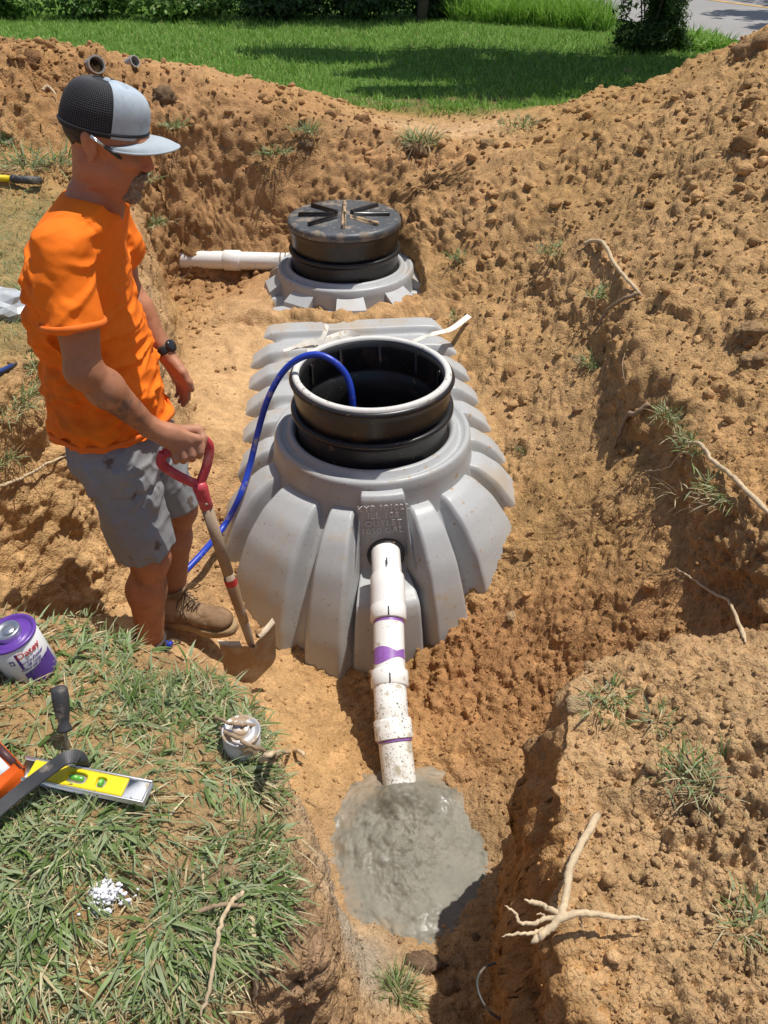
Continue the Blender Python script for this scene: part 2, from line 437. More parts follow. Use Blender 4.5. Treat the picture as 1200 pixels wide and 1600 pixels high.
dy = np.diff(GY[:, j0:j1], axis=1); dz = np.diff(GZf[:, j0:j1], axis=1); dens = np.minimum(np.sqrt(1+(1.1*dz/dy)**2), 2.6)
ker = np.hanning(15); ker /= ker.sum(); dens = np.apply_along_axis(lambda v: np.convolve(np.pad(v, 7, 'edge'), ker, 'valid'), 1, dens)
ker = np.hanning(41); ker /= ker.sum(); dens = np.apply_along_axis(lambda v: np.convolve(np.pad(v, 20, 'edge'), ker, 'valid'), 0, dens)
par = np.arange(j0, j1)
for i in range(NUt):
    s_ = np.concatenate([[0], np.cumsum(dens[i]*dy[i])]); s_ /= s_[-1]
    q_ = np.interp(np.linspace(0, 1, len(par)), s_, par)
    gx, gy = GX[i].copy(), GY[i].copy()
    GX[i, j0:j1] = np.interp(q_, np.arange(NVt), gx); GY[i, j0:j1] = np.interp(q_, np.arange(NVt), gy)
GZ, GWALL, GFAR, GSD = terrain_z(GX, GY)
GR = rough_masks(GX, GY, GWALL, GFAR, GSD)
near = (GY < 7.6) & (GY > -1.4) & (np.abs(uc)[:,None] <= 1.2)
idx = np.nonzero(near.ravel())[0]
P = np.stack([GX.ravel(), GY.ravel(), GZ.ravel()], 1)

def normals(P):
    G = P.reshape(NUt, NVt, 3)
    N = np.cross(np.gradient(G, axis=0), np.gradient(G, axis=1)); N /= np.linalg.norm(N, axis=2, keepdims=True)+1e-12
    return N.reshape(-1, 3)
N = normals(P)
Q = P[idx]; r_ = GR.ravel()[idx]; wallk = 1 - N[idx, 2]
# clods of several sizes, cracks and crumbs, displaced along the surface normal
warp = np.stack([fbm(Q*14, 3, 90), fbm(Q*14, 3, 91), fbm(Q*14, 3, 92)], 1)
def lump(sc, seed, wf=.5, rr=.42):
    return np.sqrt(np.clip(rr - cell((Q + warp*wf/sc)*sc, seed)**2, 0, None))
mask1 = sstep(-.05, .45, fbm(Q*2.3, 3, 60)); mask2 = .15+.85*sstep(-.12, .42, fbm(Q*3.3, 3, 61)); mask3 = .35+.65*sstep(-.3, .3, fbm(Q*6, 2, 62))
r_ = np.clip(r_*(.68+.50*sstep(-.25, .3, fbm(Q*1.15, 2, 64))), 0, 1.3)
d = r_*(.085*lump(6, 1, .8, .34)*mask1 + .055*lump(15, 2, .8)*mask2 + .032*lump(33, 3)*mask3 + .015*lump(70, 6)*sstep(3.6, 2.4, Q[:,1]))
d += r_*(.040*fbm(Q*5, 4, 70)+.05*fbm(Q*2, 2, 69)) + (.2+.8*r_)*.010*fbm(Q*30, 3, 71)
# broken, overhanging cut faces
wl = np.clip(wallk*1.6, 0, 1)
d += wl*(.045*fbm(Q*9, 4, 73, .55) + .022*lump(11, 8)*mask2 + .012*lump(34, 9)*mask3)
sp_ = spine_dist(Q[:,0], Q[:,1]); sa_ = (Q[:,0]-TF[0])*TE[0]+(Q[:,1]-TF[1])*TE[1]; d *= np.maximum(sstep(.32, .5, sp_)*.7+.3, .9*((sa_ > 1.1) & (sa_ < 1.6)))
P[idx] = Q + N[idx]*d[:,None]
N = normals(P)

# ---- colour of the bare soil, the topsoil and the turf (albedo)
def lerp(c, k, col): return c*(1-k[:,None]) + np.array(col)[None]*k[:,None]
X_, Y_, Z_ = P[:,0], P[:,1], P[:,2]
H_ = CAM_Z - Z_
n1 = fbm(P*1.6, 4, 40); n2_ = fbm(P*7, 4, 41); n3_ = fbm(P*28, 3, 42)
C = np.tile(np.array([.45,.285,.122]), (len(P), 1))
C = lerp(C, np.clip(.5+n1*1.5, 0, 1)*.6, (.52,.335,.175))
C = lerp(C, sstep(.0, .4, n2_)*.45, (.40,.22,.095))
C = lerp(C, sstep(.15, .45, -n2_)*.35, (.56,.37,.20))
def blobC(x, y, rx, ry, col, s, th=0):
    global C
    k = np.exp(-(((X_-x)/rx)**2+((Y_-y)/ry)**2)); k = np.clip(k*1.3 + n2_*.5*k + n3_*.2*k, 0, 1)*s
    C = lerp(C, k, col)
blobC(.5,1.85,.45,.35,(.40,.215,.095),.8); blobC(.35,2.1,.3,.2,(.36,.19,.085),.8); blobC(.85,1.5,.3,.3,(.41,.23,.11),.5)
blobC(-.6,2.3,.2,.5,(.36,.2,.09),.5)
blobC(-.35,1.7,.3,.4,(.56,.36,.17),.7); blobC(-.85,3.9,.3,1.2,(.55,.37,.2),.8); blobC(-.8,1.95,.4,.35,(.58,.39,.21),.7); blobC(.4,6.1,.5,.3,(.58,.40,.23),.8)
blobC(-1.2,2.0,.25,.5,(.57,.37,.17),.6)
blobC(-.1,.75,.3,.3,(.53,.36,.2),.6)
# grey-brown topsoil in patches of the heaps and at the lip of the cut
lip = np.exp(-((GSD.ravel()+.03)/.07)**2)*(GFAR.ravel() < .5)*(X_ < .2)
C = lerp(C, np.clip(lip*(.35+n2_*1.2), 0, 1)*.6, (.27,.175,.10))
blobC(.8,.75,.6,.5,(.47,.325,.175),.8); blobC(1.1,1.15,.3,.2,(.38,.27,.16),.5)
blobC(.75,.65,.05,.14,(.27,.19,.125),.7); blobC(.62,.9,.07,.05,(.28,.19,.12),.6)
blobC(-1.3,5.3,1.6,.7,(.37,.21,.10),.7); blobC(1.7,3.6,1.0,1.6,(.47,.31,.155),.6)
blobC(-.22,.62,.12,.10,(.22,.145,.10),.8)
# cut face of the near block is orange clay
face = np.exp(-((X_-.33)/.09)**2)*sstep(1.3, 1.0, Y_)*np.clip((1-N[:,2])*2, 0, 1)
C = lerp(C, face*.8, (.50,.27,.10))
blobC(-.05,.92,.10,.13,(.42,.38,.31),.8)           # dry cement dust
k = np.exp(-(((X_-.09)/.36)**2+((Y_-1.3)/.26)**2)); C = lerp(C, np.clip(k*1.2+n2_*.6*k-.15, 0, 1)*.8, (.30,.22,.14))   # wet rim round the concrete
# turf
lawnk = sstep(6.35, 6.75, Y_ + .25*n1 + .1*n2_ + .25*sstep(-.3, -1.5, X_)*-1 - .25*sstep(.6, 2.2, X_))
C = lerp(C, lawnk, (.09,.17,.03))
dirtp = np.exp(-(((X_-.6)/1.2)**2+((Y_-6.9)/.35)**2)); C = lerp(C, np.clip(dirtp*lawnk*(.4+n2_*2.2), 0, .8), (.22,.14,.07))
fgk = sstep(.02, -.02, GSD.ravel())*(X_ < -.1)*sstep(.36, .5, Y_+.08*n2_)*sstep(1.15, 1.0, Y_)*(Z_ > -.2); C = lerp(C, fgk*.55*np.clip(.8+n2_*1.2, 0, 1), (.27,.21,.115))
sidek = sstep(-1.15, -1.35, X_+.1*n2_)*sstep(1.25, 1.6, Y_)*sstep(4.4, 3.9, Y_)*(GSD.ravel() < -.02); C = lerp(C, sidek*.55, (.20,.19,.08))
GTURF = np.clip(lawnk + sidek, 0, 1)
soilw = (1-lawnk)[:,None]; C[:] = C*(1+soilw*(np.array([.04,-.01,-.06])[None]+(.26*n3_+.22*n2_+.14*n1)[:,None])); C = np.clip(C, .01, .9)

m_soil = mat('soil', attr=True, rough=.97, spec=.12, coords='Object', var=[(9, .22), (60, .20), (240, .16)], bump=((70, .55, .012), (260, .6, .005), (900, .4, .002)))
def crumb_bump(m):
    n = m.node_tree.nodes; l = m.node_tree.links; b = n['Principled BSDF']; prev = b.inputs['Normal'].links[0].from_socket
    tc = n.new('ShaderNodeTexCoord').outputs['Object']; wn = n.new('ShaderNodeTexNoise'); wn.inputs['Scale'].default_value = 40
    l.new(tc, wn.inputs['Vector']); va = n.new('ShaderNodeVectorMath'); va.operation = 'MULTIPLY_ADD'
    l.new(wn.outputs['Color'], va.inputs[0]); va.inputs[1].default_value = (.02, .02, .02); l.new(tc, va.inputs[2])
    for sc_, st, di in ((95, .55, .008), (230, .5, .004)):
        v = n.new('ShaderNodeTexVoronoi'); v.inputs['Scale'].default_value = sc_; l.new(va.outputs[0], v.inputs['Vector'])
        bp = n.new('ShaderNodeBump'); bp.invert = True; bp.inputs['Strength'].default_value = st; bp.inputs['Distance'].default_value = di
        l.new(v.outputs['Distance'], bp.inputs['Height']); l.new(prev, bp.inputs['Normal']); prev = bp.outputs[0]
    l.new(prev, b.inputs['Normal'])
crumb_bump(m_soil)
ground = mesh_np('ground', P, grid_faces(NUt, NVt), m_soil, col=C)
tag(ground, 'dug up tan clay ground with the pit, the cut banks and the heaps of loose soil, turning to lawn behind', kind='structure')

PG = P.reshape(NUt, NVt, 3); NG = N.reshape(NUt, NVt, 3)
from mathutils.kdtree import KDTree
_sel = idx[::2]; _kd = KDTree(len(_sel)); _P = P
for _k, _i in enumerate(_sel): _kd.insert((P[_i, 0], P[_i, 1], 0), int(_i))
_kd.balance()
def ground_at(x, y):
    i = _kd.find((x, y, 0))[1]; return Vector(P[i].tolist()), Vector(N[i].tolist())
def gz(x, y): return ground_at(x, y)[0].z
def hit(px, py, lift=0.0, tmax=30):
    """the point of the soil seen in a direction"""
    u = (px-600)/FPX; v = (py-800)/FPX; D = Vector((u, CP-v*SP, -(SP+v*CP))); t = .6
    while t < tmax:
        p = Vector((0, 0, CAM_Z)) + D*t
        if p.z < gz(p.x, p.y): break
        t += .01*max(t*.5, .6)
    lo, hi = t-.05, t
    for _ in range(8):
        mm = (lo+hi)/2; p = Vector((0,0,CAM_Z))+D*mm
        if p.z < gz(p.x, p.y): hi = mm
        else: lo = mm
    p = Vector((0,0,CAM_Z))+D*hi
    return Vector((p.x, p.y, gz(p.x, p.y)+lift))

# ------------------------------------------------------------------ loose clods and crumbs
def ico(sub):
    import bmesh
    bm = bmesh.new(); bmesh.ops.create_icosphere(bm, subdivisions=sub, radius=1.0)
    V = np.array([v.co[:] for v in bm.verts]); T = np.array([[v.index for v in f.verts] for f in bm.faces]); bm.free(); return V, T
ICO1, ICO2, ICO3 = ico(1), ico(2), ico(3)
def lumpy(base, k, seed, amp=.28, sc=1.3):
    V, T = base; out = []
    for j in range(k):
        n = fbm(V*sc + j*9.1 + seed, 3, seed+j)*amp*2 + fbm(V*sc*3 + j*5, 2, seed+50+j)*amp*1.1
        W = V*(1+n)[:,None]
        for q in range(9):
            nn_ = rng.normal(size=3); nn_ /= np.linalg.norm(nn_); dd_ = W@nn_; lim = rng.uniform(.55, .85); W = W-np.clip(dd_-lim, 0, None)[:,None]*nn_*.9
        out.append(W*rng.uniform(.7, 1.25, 3))
    return out, T
def rand_rot(n):
    q = rng.normal(size=(n, 4)); q /= np.linalg.norm(q, axis=1)[:,None]; a, b, c, d = q.T
    return np.stack([1-2*(c*c+d*d), 2*(b*c-a*d), 2*(b*d+a*c), 2*(b*c+a*d), 1-2*(b*b+d*d), 2*(c*d-a*b), 2*(b*d-a*c), 2*(c*d+a*b), 1-2*(b*b+c*c)], -1).reshape(n, 3, 3)
def scatter(name, base, nvar, n, smin, smax, wfun, label, power=2.2, mm=None, dark=1.0, smooth=True):
    vis = idx[(PG.reshape(-1,3)[idx,1] > .15)]
    area = np.abs(np.gradient(GX, axis=0)*np.gradient(GY, axis=1)-np.gradient(GX, axis=1)*np.gradient(GY, axis=0)).ravel()[vis]
    wgt = area*wfun(P[vis], GR.ravel()[vis], vis)
    wgt = np.clip(wgt, 0, None); wgt /= wgt.sum()
    ch = vis[rng.choice(len(vis), n, p=wgt)]
    vars_, T = lumpy(base, nvar, 3)
    size = (smin + (smax-smin)*rng.random(n)**power)*np.clip(.42+.2*P[ch][:,1], .4, 1.15)
    Rm = rand_rot(n); vi = rng.integers(0, nvar, n); VV = np.array(vars_)[vi]
    W = np.einsum('nij,nkj->nki', Rm, VV)*size[:,None,None]
    W[:,:,2] *= .8
    pos = P[ch] + N[ch]*(size*.12)[:,None] + rng.normal(size=(n, 3))*.002
    W += pos[:,None,:]
    nv = VV.shape[1]; Fa = (T[None]+ (np.arange(n)*nv)[:,None,None]).reshape(-1, 3)
    cc = C[ch]*(dark*rng.uniform(.82, 1.12, n))[:,None]
    o = mesh_np(name, W.reshape(-1, 3), Fa, mm or m_soil, col=np.repeat(cc, nv, 0), smooth=smooth)
    return tag(o, label, kind='stuff')
bare = lambda v: (1-GTURF[v])*(1-GFAR.ravel()[v])
offt = lambda p: sstep(.62, .74, spine_dist(p[:,0], p[:,1]))
scatter('soil_clods', ICO2, 14, 3600, .008, .036, lambda p, r, v: bare(v)*offt(p)*(r**1.5)*np.clip(N[v,2]*1.6-.5, .02, 1)*(.3+sstep(-.1, .5, fbm(p*3, 3, 80))), 'loose clods of tan soil strewn over the heaps and banks', 3.0)
scatter('soil_crumbs', ICO1, 8, 26000, .0035, .015, lambda p, r, v: bare(v)*offt(p)*(r+.08)/(.35+np.hypot(p[:,0],p[:,1])**1.9), 'small crumbs of soil on the slopes and the pit floor', 2.0, smooth=False)
# ------------------------------------------------------------------ septic tank
ZT = lambda h: CAM_Z - h
m_tank = mat('grey_polyethylene', (.40,.41,.415), .42, spec=.45, var=[(3, .07), (40, .04)], bump=((14, .12, .004), (220, .12, .0008)),
             spots=[(9, .62, .14, (.40,.33,.24), .85), (70, .65, .04, (.30,.20,.11), .9), (3.2, .54, .26, (.42,.34,.24), .85), (26, .66, .05, (.36,.25,.14), .9)])
m_black = mat('black_polyethylene', (.016,.015,.015), .34, spec=.5, var=(12, .35), bump=((10, .15, .004), (150, .15, .001)),
              spots=[(5, .56, .16, (.07,.035,.018), .6), (40, .66, .06, (.20,.13,.08), .9)])
m_foam = mat('foam_seal', (.60,.59,.56), .8, spec=.3, var=(30, .10), bump=((60, .4, .002),), spots=[(30, .62, .06, (.35,.27,.2), .9)])
m_dark = mat('tank_inside_shade', (.012,.012,.013), .5)  # near-black colour paints the darkness inside the grey tank
tank = empty('septic_tank', (-.145, 3.87, ZT(3.0)), 'large buried grey ribbed plastic septic tank with two round openings', 'septic tank')

def arr(pts): return np.array(pts, float)
RIBP = arr([(0,1.925),(.40,1.925),(.475,1.935),(.565,1.995),(.65,2.10),(.715,2.24),(.765,2.39),(.795,2.54),(.81,2.70),(.79,2.73),(.79,2.95)])
GROP = arr([(0,1.965),(.40,1.965),(.445,1.985),(.51,2.06),(.585,2.17),(.65,2.30),(.70,2.43),(.735,2.56),(.755,2.70),(.76,2.73),(.76,2.95)])
PANP = arr([(0,1.84),(.40,1.84),(.455,1.846),(.468,1.866),(.480,1.98),(.492,2.10),(.505,2.19),(.62,2.205),(.69,2.235),(.76,2.50),(.78,2.95)])
def resamp(pr, n):
    # same parameter for every profile: by its own arc length, first two knots fixed
    s = np.concatenate([[0], np.cumsum(np.hypot(*np.diff(pr, axis=0).T))]); s /= s[-1]
    return pr
NT = 11
sub = 5
def dense(pr):
    out = []
    for k in range(len(pr)-1):
        for j in range(sub): out.append(pr[k] + (pr[k+1]-pr[k])*j/sub)
    out.append(pr[-1]); out = np.array(out)
    ker = np.array([1,2,1])/4                       # soften the knots
    for _ in range(1):
        o2 = out.copy()
        for c in (0, 1): o2[1:-1, c] = np.convolve(out[:, c], ker, 'valid')
        out = o2
    return out
DR, DG, DP = dense(RIBP), dense(GROP), dense(PANP)
# stations round the plan: (angle-like arc), built as list of (centre, direction, m, panelweight)
st_c, st_d, st_m, st_p = [], [], [], []
def trap(x, a, b, e): return float(np.clip(min((x-a)/e, (b-x)/e), 0, 1))
def rib_end(phi, front):
    p = abs(phi)
    ribs = ((12.5,29,2.6),(32,62,3.2),(65.5,86,3.0)) if front else ((6,20,3),(28,52,4.5),(60,80,4))
    return max(trap(p, *r) for r in ribs)
for phi in np.arange(-90, 90.01, .9):
    a = R(phi); fwd = -TE; side = np.array([fwd[1], -fwd[0]])     # side = to the viewer's right? fixed below
    side = np.array([TE[1], -TE[0]])                              # +x side
    d_ = fwd*math.cos(a) + side*math.sin(a)
    st_c.append(TF); st_d.append(d_); st_m.append(rib_end(phi, True)); st_p.append(trap(phi, -12.5, 12.5, 1.5))
def rib_side(s):
    k = (s+.02) % .24
    return trap(k, .035, .205, .028)
side = np.array([TE[1], -TE[0]])
for s_ in np.arange(.008, TL-.004, .008):
    st_c.append(TF+TE*s_); st_d.append(side); st_m.append(rib_side(s_)); st_p.append(0)
for phi in np.arange(90, -90.01, -1.2):
    a = R(phi); d_ = TE*math.cos(a) + side*math.sin(a)
    st_c.append(TR); st_d.append(d_); st_m.append(rib_end(phi, False)); st_p.append(0)
for s_ in np.arange(TL-.008, .004, -.008):
    st_c.append(TF+TE*s_); st_d.append(-side); st_m.append(rib_side(s_)); st_p.append(0)
V = []
nS = len(st_c)
for c_, d_, mm, pp in zip(st_c, st_d, st_m, st_p):
    pr = (DG*(1-mm)+DR*mm)*(1-pp) + DP*pp
    lat = abs(d_[0]*side[0]+d_[1]*side[1]); pr = pr.copy(); pass
    V.append(np.stack([c_[0]+d_[0]*pr[:,0], c_[1]+d_[1]*pr[:,0], CAM_Z-pr[:,1]], 1))
V = np.array(V); nP = V.shape[1]; V = V.reshape(-1, 3)
F = grid_faces(nS, nP, closed_u=True)
cen = V[F].mean(1)
okf = (np.hypot(cen[:,0]-TF[0], cen[:,1]-TF[1]) > .325) & (np.hypot(cen[:,0]-TR[0], cen[:,1]-TR[1]) > .30)
# faces of the straight stretch that would fold over the round openings are dropped
body = mesh_np('tank_body', V, F[okf], m_tank, tank)
for (cx, cy), nm in ((TF, 0), (TR, 1)):
    b = MB(); b.lathe([(.325,ZT(2.05)),(.33,ZT(1.84)),(.338,ZT(1.805)),(.35,ZT(1.795)),(.366,ZT(1.80)),(.374,ZT(1.825)),(.388,ZT(1.828)),(.398,ZT(1.81)),(.415,ZT(1.808)),(.424,ZT(1.82)),(.428,ZT(1.86)),(.437,ZT(1.93)),(.455,ZT(2.0))],
            (cx, cy, 0), n=120)
    b.build('tank_neck', m_tank, tank)
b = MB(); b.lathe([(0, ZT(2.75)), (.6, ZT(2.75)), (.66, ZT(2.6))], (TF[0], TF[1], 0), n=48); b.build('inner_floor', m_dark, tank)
# radial fins under the neck of the far opening and at the near shoulder
for (c_, angs) in ((TR, (-80,-40,0,40,80,120,-120)),):
    for k, ad in enumerate(angs):
        a = R(ad); fwd = -TE; d_ = fwd*math.cos(a)+side*math.sin(a); t_ = np.array([-d_[1], d_[0]])
        b = MB(); P8 = []
        for (r0, h0) in ((.40,1.84),(.40,2.1),(.56,2.1),(.50,1.90)):
            for sg in (-.075, .075):
                wdt = sg*(1 if r0 < .45 else 1.2)
                p = c_+d_*r0+t_*wdt; P8.append((p[0], p[1], ZT(h0)))
        b.add(P8, [[0,2,3,1],[2,4,5,3],[4,6,7,5],[6,0,1,7],[0,6,4,2],[1,3,5,7]])
        o = b.build('shoulder_fin', m_tank, tank, smooth=False)
# raised lettering on the outlet panel
pn = np.array([-TE[0], -TE[1]]); pc = TF + pn*.4775
zdir = Vector((pn[0], pn[1], .105)); xdir = Vector((side[0], side[1], 0))
M3 = frame(zdir, xdir)
m_letter = mat('moulded_letter', (.66,.64,.60), .55)
tl = np.array([pc[0], pc[1], ZT(1.948)]) + M3[:,2]*.0005
text_mesh('moulded_lettering', 'KYP 101022\nILL 108\nOUTLET\n1050 GAL.', .037, m_letter, tank, tl, M3, .0016, spacing=1.12, line=.95)

# outlet seal (black rubber grommet)
OUTC = at(603, 866, Y=2.428)
pdir = Vector((-TE[0]*1, -TE[1]*1, -.16)).normalized()
b = MB(); b.lathe([(.057,-.03),(.072,-.03),(.078,0),(.074,.022),(.066,.028),(.059,.02)], OUTC, pdir, 40); b.build('outlet_seal', m_black, tank)

# ------------------------------------------------------------------ risers
def riser_shape(b, cx, cy):
    pr = [(.283,1.84),(.283,1.70),(.292,1.695),(.287,1.68),(.290,1.58),(.296,1.553),(.318,1.548),(.336,1.553),(.341,1.565),(.333,1.578),(.329,1.60),(.322,1.66),(.318,1.688)]
    b.lathe([(r, ZT(h)) for r, h in pr][::-1], (cx, cy, 0), n=96, wob=lambda t: .006*np.cos(4*t+.6)+.004*np.cos(2*t))
def riser(cx, cy, label):
    t = empty('tank_riser', (cx, cy, ZT(1.84)), label, 'riser', 'black risers on the septic tank')
    b = MB(); riser_shape(b, cx, cy); b.build('upper_ring', m_black, t)
    b = MB(); b.lathe([(r, ZT(h)) for r, h in [(.284,2.02),(.284,1.84),(.29,1.70),(.318,1.690),(.335,1.686),(.345,1.693),(.345,1.706),(.334,1.712),(.329,1.73),(.322,1.79),(.325,1.822),(.333,1.832),(.333,1.845)]][::-1], (cx, cy, 0), n=96)  # black wall runs on below the neck, painting the grey opening's shade
    b.build('lower_ring', m_black, t)
    return t
r1 = riser(TF[0], TF[1], 'open black plastic riser with a pale foam rim and a blue hose over its edge')
b = MB(); wb = lambda t: .006*np.cos(4*t+.6)+.004*np.cos(2*t)+.005*np.exp(-((np.mod(t-.75, 2*np.pi))/.10)**2)
pr = [(.299,1.549),(.301,1.540),(.308,1.5365),(.320,1.5365),(.326,1.541),(.328,1.549)]
b.lathe([(r, ZT(h)) for r, h in pr][::-1], (TF[0], TF[1], 0), n=96, wob=wb); b.build('foam_rim_seal', m_foam, r1)
for k in range(10):
    a = k*2*math.pi/10+.2
    p = (TF[0]+.288*math.cos(a), TF[1]+.288*math.sin(a)); b = MB(); b.box((p[0], p[1], ZT(1.62)), (.012,.02,.10), np.array([[math.cos(a),-math.sin(a),0],[math.sin(a),math.cos(a),0],[0,0,1]]), .003); b.build('inner_lug', m_black, r1)
r2 = riser(TR[0], TR[1], 'black plastic riser at the far end of the tank closed by a ribbed lid')
# lid with radiating ribs
m_lid = mat('lid_plastic', (.075,.082,.09), .42, var=(9, .3), bump=((120, .15, .001),), spots=[(11, .54, .12, (.24,.19,.14), .9), (50, .62, .05, (.33,.26,.19), .9)])
m_rust = mat('muddy_rib', (.10,.085,.07), .7, spots=[(20, .42, .10, (.50,.34,.20), .95)])
lid = empty('riser_lid', (TR[0], TR[1], ZT(1.55)), 'round dusty black lid with radiating ribs on the far riser', 'lid')
b = MB(); b.lathe([(r, ZT(h)) for r, h in [(0,1.512),(.30,1.512),(.328,1.514),(.338,1.520),(.343,1.53),(.343,1.556),(.336,1.562),(.33,1.556)]][::-1], (TR[0], TR[1], 0), n=96); b.build('lid_plate', m_lid, lid)
for k, ad in enumerate((0, 42, 90, 138, 180, 222, 270, 318)):
    a = R(ad)+.02; cs, sn = math.cos(a), math.sin(a); rm = np.array([[cs,-sn,0],[sn,cs,0],[0,0,1]])
    r0, r1_ = (.055, .275) if ad not in (90, 270) else (.012, .24)
    b = MB(); rr = (r0+r1_)/2; b.box((TR[0]+rr*cs, TR[1]+rr*sn, ZT(1.507)), (r1_-r0, .024, .034), rm, .005)
    b.build('lid_rib', m_rust if ad in (270, 90, 318) else m_black, lid)  # black ribs: their shade is put into the colour; others are muddy

# ------------------------------------------------------------------ outlet pipe
m_pvc = mat('white_pvc', (.80,.79,.76), .28, spec=.5, var=(8, .05), bump=((60, .05, .001),), spots=[(160, .665, .03, (.14,.10,.06), .8), (22, .63, .10, (.50,.42,.33), .8)])
m_pvcm = mat('muddy_pvc', (.78,.77,.73), .35, var=(8, .06), spots=[(120, .585, .04, (.13,.10,.07), .8), (16, .56, .10, (.42,.37,.28), .8)])
m_purple = mat('purple_primer', (.28,.12,.42), .4, var=(60, .25))
def ptat(px, py, dia_t): 
    u = (px-600)/FPX; v = (py-800)/FPX; return Vector((u*dia_t, (CP-v*SP)*dia_t, CAM_Z-(SP+v*CP)*dia_t))
A0 = ptat(602, 852, 3.14); A1 = ptat(606, 918, 2.99); A2 = ptat(609, 1062, 2.82); A3 = ptat(611, 1110, 2.74); A4 = ptat(629, 1262, 2.64)
pipe = empty('outlet_pipe', A2, 'white plastic drain pipe from the tank outlet down into the wet concrete', 'pipe')
def seg(name, pts, r, m, parent, n=32, cap=True): 
    b = MB(); b.tube(pts, r, n, cap); return auto_sharp(b.build(name, m, parent), 50)
def mixp(a, b_, t): return a.lerp(b_, t)
A0 = mixp(A0, A1, .18)
seg('pipe_section', [A0, mixp(A0, A1, .9)], .0572, m_pvc, pipe)
# first bend fitting
d01 = (A1-A0).normalized(); d12 = (A2-A1).normalized(); d34 = (A4-A3).normalized()
bend = catmull([A1-d01*.045, A1-d01*.01, A1+d12*.012, A1+d12*.12], 5)
seg('bend_fitting', [bend[0], bend[0]+d01*.002]+bend[1:], [.061, .0655]+[.0655]*(len(bend)-2)+[.0605], m_pvc, pipe)
def coupling(c, d, L, name='coupling', r=.0675):
    return seg(name, [c-d*L/2, c-d*(L/2-.004), c+d*(L/2-.004), c+d*L/2], [r-.004, r, r, r-.004], m_pvc, pipe)
C1 = mixp(A1, A2, .30)
seg('pipe_section', [A1+d12*.10, A2+d12*.02], .0572, m_pvc, pipe)
coupling(C1, d12, .062); coupling(A2, d12, .062)
b = MB(); b.tube([C1+d12*.032, C1+d12*.043], .0580, 32, False); b.build('primer_ring', m_purple, pipe)
q0 = A2-d12*.078; b = MB()
th = np.linspace(R(-70), R(175), 40); ax1 = Vector((0,0,1)) - d12*d12.z; ax1.normalize(); ax2 = d12.cross(ax1)
V = []
for k, a in enumerate(th):
    w0 = -.012-.020*abs(math.sin(a*1.3+.6)); w1 = .020+.012*math.sin(a*2.1)
    for ww in (w0, w1): V.append(q0 + (ax1*math.cos(a)+ax2*math.sin(a))*.0583 + d12*ww)
b.add(V, grid_faces(len(th), 2)); b.build('primer_smear', m_purple, pipe)
seg('bend_fitting', catmull([A2+d12*.03, A3-d12*.02, A3+d34*.02, A3+d34*.05], 5), .0585, m_pvcm, pipe)
E0 = A3+d34*.035
seg('pipe_hub', [E0-d34*.006, E0, E0+d34*.062, E0+d34*.066], [.060,.066,.066,.060], m_pvcm, pipe)
b = MB(); b.tube([E0+d34*.064, E0+d34*.072], .0605, 32, False); b.build('primer_ring', m_purple, pipe)
seg('pipe_section', [E0+d34*.05, A4+d34*.10], .0572, m_pvcm, pipe)
m_ink = mat('ink', (.03,.03,.04), .5)
for (c0, dd) in ((C1, d12), (A2, d12), (A0+d01*.09, d01)):
    ax = Vector((0,-.3,1)); ax -= dd*ax.dot(dd); ax.normalize()
    b = MB(); b.box(c0+ax*.0678+dd*.012, (.005,.035,.002), frame(ax, dd.cross(ax))); b.build('alignment_mark', m_ink, pipe)

# ------------------------------------------------------------------ inlet pipe
I0 = Vector((-1.62, 5.16, ZT(1.89))); I1 = Vector((-.40, 5.10, ZT(1.90)))
ip = empty('inlet_pipe', I0.lerp(I1, .5), 'white plastic inlet pipe running from the left bank behind the far riser', 'pipe')
dI = (I1-I0).normalized()
seg('pipe_section', [I0, I1], .0572, m_pvc, ip)
for px0, L in ((364, .11),):
    cc = at(px0, 408, Y=5.14); tpar = (cc-I0).dot(dI); cc = I0+dI*tpar
    seg('coupling', [cc-dI*L/2, cc-dI*(L/2-.004), cc+dI*(L/2-.004), cc+dI*L/2], [.062,.066,.066,.062], m_pvc, ip)
cc2 = I0+dI*((at(442, 408, Y=5.12)-I0).dot(dI))
b = MB(); 
for o_ in (-.01, .022): b.tube([cc2+dI*o_+Vector((0,.06*math.sin(a),.06*math.cos(a))) for a in np.linspace(-2.6, 1.2, 14)], .0035, 6)
b.build('wire_tie', mat('rusty_wire', (.16,.09,.05), .8), ip)

# ------------------------------------------------------------------ blue hose
m_hose = mat('blue_hose', (.015,.05,.42), .35, var=(20, .1), spots=[(12, .58, .12, (.30,.25,.30), .7)])
hp = [Vector((-.16,2.78,ZT(2.15))), at(552,690,Y=2.80), at(551,628,Y=2.83), at(543,590,Y=2.86), at(522,565,Y=2.88), at(495,554,Y=2.9), at(466,561,Y=2.9), at(440,584,Y=2.89), at(418,625,Y=2.86), at(403,675,Y=2.83), at(391,725,Y=2.78), at(375,775,Y=2.68),
      at(350,822,h=2.125), at(318,862,h=2.12), at(285,898,h=2.13), at(262,930,h=2.14), at(245,965,h=2.15), at(250,1000,h=2.15), at(268,1008,h=2.15)]
b = MB(); b.tube(catmull(hp, 10), .0135, 14); hose = b.build('blue_hose', m_hose)
tag(recenter(hose), 'bright blue water hose looping over the open riser rim and down to the boots', 'hose')
